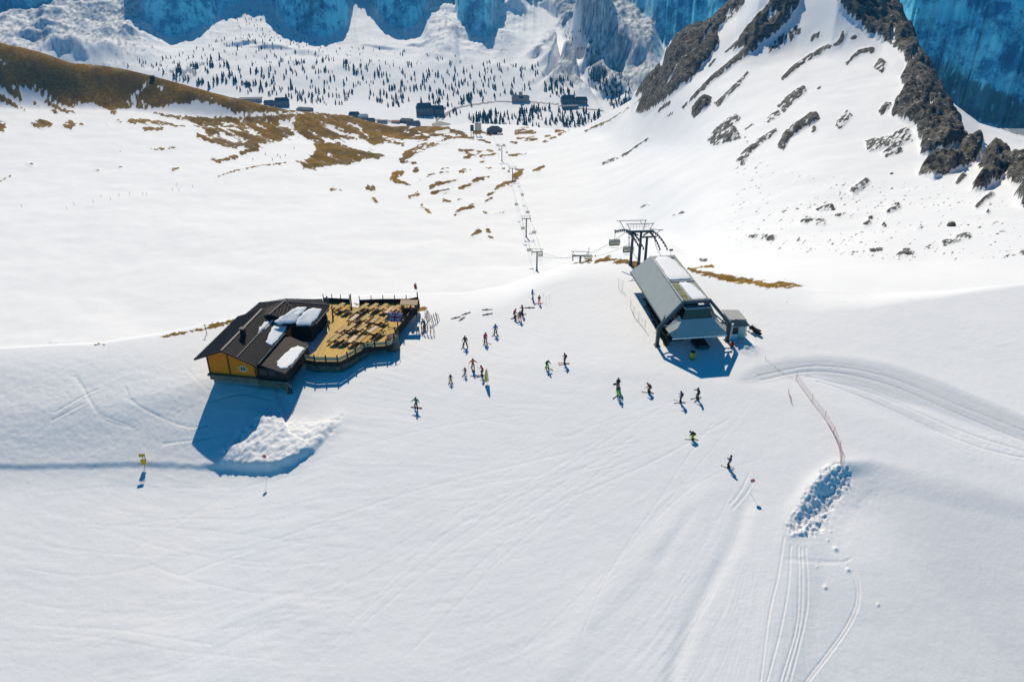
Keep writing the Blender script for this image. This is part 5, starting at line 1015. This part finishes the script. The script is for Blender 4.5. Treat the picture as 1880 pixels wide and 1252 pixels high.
def net(pts, hgt_, lab, m_, pm, hang=1.0, name='safety_net', cat='net', strands=6, step=.28, r=.009):
    P3_ = [T(x, y) for x, y in pts]; c = P3_[0]; k = thing(name, lab, cat, c)
    for q in P3_: MB().tube(q-c-Vector((0,0,.3)), q-c+Vector((0,0,hgt_+.15)), .025, .02, 6).build('post', pm, k)
    mb = MB()
    for a, b in zip(P3_[:-1], P3_[1:]):
        L = (b-a).length; n = max(1, int(L/step)); W_ = [Vector((0,0,hgt_*(j+.5)/strands)) for j in range(strands)]
        for w_ in W_: mb.tube(a-c+w_, b-c+w_, r, r, 4, False)
        for i in range(n): q = a.lerp(b, (i+.5)/n)-c; mb.tube(q, q+Vector((0,0,hgt_)), r, r, 4, False)
    mb.build('netting', m_, k); return k
net([(1461,698),(1490,738),(1514,769),(1530,797),(1541,824),(1543,852)], 1.1, 'long faded red safety net running down to the mound on the right', M['pink'], mat('red_post', (.62,.10,.07)))
net([(1405,660),(1430,682),(1461,698)], .35, 'low sagging orange rope net leading to the long red net', M['barr'], M['pink'], strands=2, step=1.2)
net([(1447,722),(1452,739)], .6, 'short red net roll fallen over beside the long red net', M['pink'], M['pink'], strands=3)
net([(1135,529),(1143,534)], 1.7, 'small grey wire barrier farthest left of the station', M['barr'], M['barr'], name='wire_barrier', cat='barrier', strands=3, step=.6)
net([(1157,566),(1163,580),(1172,590),(1184,606)], 1.5, 'long grey wire barrier along the left side of the station', M['barr'], M['barr'], name='wire_barrier', cat='barrier', strands=3, step=.9)
p = T(380, 613); k = thing('snow_stake', 'dark leaning stake with crossbar on the grassy crest left of the hut', 'stake', p); MB().tube((0,0,-.3),(-.1,0,1.6),.06,.05,8).build('post', M['brown'], k); MB().beam((-.35,0,1.45),(.2,0,1.5),.05,.06).build('crossbar', M['brown'], k)
for i, (x, y) in enumerate([(117,1115),(362,1130),(401,1105),(504,1090),(546,1062),(598,1077),(643,1056),(700,1046),(772,1050),(791,1050),(955,1000),(931,1026),(966,1026),(1040,1010)]):
    p = T(x/2.9375, y/2.9375+1); k = thing('marker_pole', 'thin dark piste marker pole standing in the left snow bowl', 'marker', p, 0, 'marker poles in the left snow bowl'); MB().tube((0,0,-.3),(0,0,1.9),.10,.08,6).build('shaft', M['pole'], k)
# ================================================================ boulders
def boulder(X, Y, w, hgt_, lab, seed):
    p = T(X, Y); s = p.y/F/.93; rn = random.Random(seed); bm = bmesh.new(); bmesh.ops.create_icosphere(bm, subdivisions=3, radius=1); ox = rn.uniform(0, 50)
    co = np.array([v.co[:] for v in bm.verts]); nz = fbm(co[:, 0]*1.1+ox+co[:, 2], co[:, 1]*1.1-co[:, 2]*.8, 3)
    for v, q in zip(bm.verts, nz): v.co = v.co*(1+.55*q); v.co.z = max(v.co.z, -.4)
    me_ = bpy.data.meshes.new('boulder'); bm.to_mesh(me_); bm.free(); me_.materials.append(M['rock']); o = bpy.data.objects.new('boulder', me_); COL.objects.link(o)
    o.location = p; o.scale = (w*s/2, w*s/2.2, hgt_*s*.75); o.rotation_euler = (0, R(rn.uniform(-15, 15)), rn.uniform(0, 6)); tag(o, lab, 'boulder', 'boulders on the snow below the peak')
for i, (x, y, w_, h_, lab) in enumerate([(1560,1000,36,26,'large rounded grey green boulder alone on the snow at the right'),(1360,1125,16,14,'dark boulder among scattered stones below the big boulder'),(1215,1112,24,7,'flat dark boulder left of the scattered stones'),(455,1155,18,7,'flat dark boulder just right of the three pylons'),(1255,996,9,8,'small boulder in the upper scatter of stones'),(1717,938,9,8,'small brown boulder above the large rounded one'),(1058,956,12,6,'small dark stone left of the upper scatter'),(1292,770,10,7,'single small stone high on the snow slope'),(1460,1100,14,5,'thin dark stone right of the lower scatter'),(1280,935,13,9,'dark stone in the middle of the upper scatter')]):
    boulder(x/2.41+1100, y/2.41, w_/2.41, h_/2.41, lab, i+3)
# ================================================================ village
wm = mat('village_wall', (.10,.13,.16), .8, 0, .2, .05); wm2 = mat('village_wall_pale', (.28,.27,.26), .8, 0, .2, .05); rm_ = mat('village_roof', (.03,.055,.08), .7, 0, .2, .1); rmo = mat('village_roof_orange', (.62,.20,.08), .7); rms = mat('village_roof_snow', (.75,.76,.78), .8)
def building(X, Yb, wpx, hpx, lab, wall=None, roof=None, deep=.5, tower=False, flat=False):
    p = T(X, Yb, 1000); s = p.length/F; w_, h_ = wpx*s, hpx*s; D = w_*deep; b = thing('village_building', lab, 'building', p, R(RND.uniform(-14, 14)), 'buildings of the village in the valley')
    MB().box((0,D/2,h_*.3-3),(w_,D,h_*.6+6)).build('wall', wall or wm, b); mb = MB(); e = 1.06
    if flat: mb.box((0,D/2,h_*.6+.6),(w_*e,D*e,1.2))
    else:
        z0, z1 = h_*.6, h_; A, B, C_, D_ = (-w_/2*e,-D*.04,z0), (w_/2*e,-D*.04,z0), (w_/2*e,D*1.04,z0), (-w_/2*e,D*1.04,z0); E1, E2 = (-w_*.42,D/2,z1), (w_*.42,D/2,z1)
        for f in ((A,B,E2,E1),(C_,D_,E1,E2),(B,C_,E2),(D_,A,E1),(A,D_,C_,B)): mb.face(f)
    mb.build('roof', roof or rm_, b)
    nf_ = max(1, int(h_*.6/3.5)); nw = max(2, int(w_/5)); wi_ = MB()
    for i in range(nf_):
        for j in range(nw): wi_.box((-w_/2+w_*(j+.5)/nw,-.12,1.8+3.4*i),(1.6,.2,1.3))
    wi_.build('window_row', M['glass'], b)
    if tower: MB().box((0,D/2,h_*1.1),(w_*.2,w_*.2,h_*.7)).build('tower', wm2, b)
for a in [(459,188,36,7,'long low grey building at the left end of the village',wm2,None,.4,False,True),(494,195,17,9,'dark square building left of centre behind the brown hill',),(518,197,24,15,'taller dark building with gabled roof behind the brown hill',),(557,206,26,7,'low dark building half behind the brown hill crest',),
          (650,218,18,11,'dark building at the left of the village cluster',),(667,220,17,9,'pale building right beside it in the village cluster',wm2,rms),(681,225,13,7,'small dark blue building by the road',),(701,227,17,5,'long low building by the road',wm2,rm_,.4),(726,227,14,5,'low building with bright orange roof',wm2,rmo),(745,227,22,8,'dark building right of the orange roof',),(760,235,24,11,'broad dark building nearest, at the foot of the road',),
          (780,214,28,22,'large dark hotel, left wing among trees',),(803,213,24,17,'large dark hotel, right wing among trees',),(955,189,30,12,'lodge with dark roof and square tower on the rise',wm2,rm_,.5,True),(1044,192,24,15,'dark hotel block left of the piste foot',),(1067,193,22,13,'dark hotel block right, beside the piste foot',),(1048,201,28,7,'low dark annex in front of the hotel blocks',wm,rm_,.4,False,True),(280,145,7,4,'tiny dark hut on the skyline of the brown hill',)]:
    if a[0] == 280:
        p = T(280, 146); b = thing('hill_hut', a[4], 'hut', p); MB().box((0,0,1.2),(4,3,3)).build('wall', M['darkw'], b); MB().slab([(-2.3,-1.8,2.9),(2.3,-1.8,2.9),(2.3,0,3.8),(-2.3,0,3.8)],.2).slab([(-2.3,0,3.8),(2.3,0,3.8),(2.3,1.8,2.9),(-2.3,1.8,2.9)],.2).build('roof', M['roof'], b)
    else: building(*a)
# ================================================================ conifers across the valley
tm = mat('conifer_needles', (.012,.040,.052), .8, 0, .4, .25); tmk = mat('conifer_trunk', (.04,.03,.025), .9)
def conifer_bm(seed, hh=1.0, n=7):
    rn = random.Random(seed); bm = bmesh.new()
    for i in range(n):
        z0 = .08+.86*i/n; r = (.20*(1-i/n)**.85+.02)*rn.uniform(.8,1.15); k_ = 9; top = bm.verts.new((rn.uniform(-.01,.01), rn.uniform(-.01,.01), min(1, z0+.30))); rg_ = []
        for j in range(k_): t = 2*math.pi*j/k_+rn.uniform(-.2,.2); q = r*rn.uniform(.62,1.1); rg_.append(bm.verts.new((math.cos(t)*q, math.sin(t)*q, z0+rn.uniform(-.05,.03))))
        for j in range(k_): bm.faces.new((rg_[j], rg_[(j+1) % k_], top))
    return bm
TR = []; rt = random.Random(21)
ZONES = ['in the dense row below the valley road','in the small stand left of the valley station','on the flat behind the brown hill','on the gentle slope above the village','in the belt right above the village','in the wood behind the left brown hill','just above the left village buildings','high on the slope under the shaded walls','on the bright slope left of the mountain piste','between the lodge and the mountain piste','in the steep wood right of the mountain piste','on the rugged spur right of the mountain piste','on the rounded hilltop between the shaded lobes','around the large dark hotel']
zi = [0]
def scatter(poly, n, h0, h1, clump=0):
    zi[0] += 1
    xs = [p[0] for p in poly]; ys = [p[1] for p in poly]; c = 0; g_ = 0
    while c < n and g_ < n*60:
        g_ += 1; x, y = rt.uniform(min(xs), max(xs)), rt.uniform(min(ys), max(ys))
        if not bool(inside(np.array([x]), np.array([y]), poly)[0]): continue
        if clump and perlin(np.array([x/14.+3]), np.array([y/8.]))[0] < rt.uniform(-.1, .45)*clump: continue
        if piste[int(y), int(x)] > .3 or road[int(y), int(x)] > .3: continue
        p = T(x, y, 1000)
        if p is None or p.z > H: continue
        TR.append((p, rt.uniform(h0*.7, h1*.95), ZONES[zi[0]-1])); c += 1
scatter([(870,228),(880,212),(905,207),(915,205),(990,200),(1040,206),(1095,205),(1108,216),(1070,232),(990,236),(925,232)], 135, 9, 19)
scatter([(860,218),(905,208),(905,228),(862,228)], 40, 8, 15)
scatter([(560,190),(610,175),(640,175),(640,192),(600,195)], 26, 7, 12)
scatter([(420,130),(470,110),(560,110),(700,115),(830,118),(900,130),(960,150),(990,170),(930,185),(840,195),(760,190),(640,178),(560,172),(480,172),(420,160)], 330, 7, 14, 1)
scatter([(680,175),(730,160),(860,150),(900,175),(860,200),(760,195),(700,198)], 90, 8, 14, 1)
scatter([(300,135),(360,118),(400,105),(430,120),(440,150),(400,165),(330,155)], 75, 8, 17, 1)
scatter([(430,170),(440,150),(560,165),(600,180),(560,190),(480,176)], 60, 8, 13, 1)
scatter([(200,120),(330,100),(420,70),(520,70),(700,90),(860,105),(880,120),(420,118),(300,130)], 230, 4, 9, 1)
scatter([(880,110),(1000,120),(1010,150),(1000,165),(900,140)], 60, 5, 11, 1)
scatter([(980,150),(1050,140),(1055,175),(1010,180)], 60, 8, 14)
scatter([(1080,120),(1140,150),(1165,190),(1120,205),(1080,160)], 150, 6, 14)
scatter([(1020,40),(1080,60),(1110,110),(1160,150),(1160,180),(1100,130),(1050,90)], 120, 4, 9, 1)
scatter([(430,20),(500,18),(520,60),(600,85),(440,80)], 80, 4, 8)
scatter([(750,205),(830,200),(850,210),(790,222)], 22, 8, 15)
TR.sort(key=lambda q: -q[1]/q[0].length)
protos = []
for s_ in range(4):
    bm = conifer_bm(s_+40); me_ = bpy.data.meshes.new('crown'); bm.to_mesh(me_); bm.free(); me_.materials.append(tm); protos.append(me_)
mt = MB(); mt.tube((0,0,-.08),(0,0,.3),.02,.012,5); ttr = mt.build('trunk', tmk); tme = ttr.data; bpy.data.objects.remove(ttr)
for i, (p, hh_, zn) in enumerate(TR[:290]):
    t = bpy.data.objects.new('pine_tree', None); COL.objects.link(t); t.location = p; t.scale = (hh_*1.15, hh_*1.15, hh_); t.rotation_euler.z = rt.uniform(0, 6)
    tag(t, 'dark narrow conifer '+zn, 'tree', 'conifers '+zn)
    c_ = bpy.data.objects.new('crown', protos[i % 4]); COL.objects.link(c_); c_.parent = t; c_ = bpy.data.objects.new('trunk', tme); COL.objects.link(c_); c_.parent = t
vs = []; fs = []; pv = [np.array([v.co[:] for v in m_.vertices]) for m_ in protos]; pf = [[tuple(p.vertices) for p in m_.polygons] for m_ in protos]; off = 0
for i, (p, hh_, zn) in enumerate(TR[290:]):
    a = rt.uniform(0, 6); v = pv[i % 4]*hh_; v = np.stack([(v[:, 0]*math.cos(a)-v[:, 1]*math.sin(a))*1.15+p.x, (v[:, 0]*math.sin(a)+v[:, 1]*math.cos(a))*1.15+p.y, v[:, 2]+p.z], 1); vs.append(v); fs += [tuple(j+off for j in f) for f in pf[i % 4]]; off += len(v)
me_ = bpy.data.meshes.new('distant_wood'); me_.from_pydata(np.concatenate(vs).tolist(), [], fs); me_.materials.append(tm); o = bpy.data.objects.new('distant_wood', me_); COL.objects.link(o); tag(o, 'scattered wood of small dark conifers high on the far valley side', 'wood', None, 'stuff')

# ================================================================ thin mountain air
hb_ = MB(); hb_.box((0,2300,-165),(5600,5000,620)); hz_ = hb_.build('haze', M['white']); k = bpy.data.materials.new('air'); k.use_nodes = True; k.node_tree.nodes.clear()
pv_ = k.node_tree.nodes.new('ShaderNodeVolumePrincipled'); ou_ = k.node_tree.nodes.new('ShaderNodeOutputMaterial'); k.node_tree.links.new(pv_.outputs[0], ou_.inputs['Volume'])
pv_.inputs['Color'].default_value = (.10,.50,1,1); pv_.inputs['Density'].default_value = .00008; pv_.inputs['Anisotropy'].default_value = .2; hz_.data.materials.clear(); hz_.data.materials.append(k); hz_['kind'] = 'stuff'
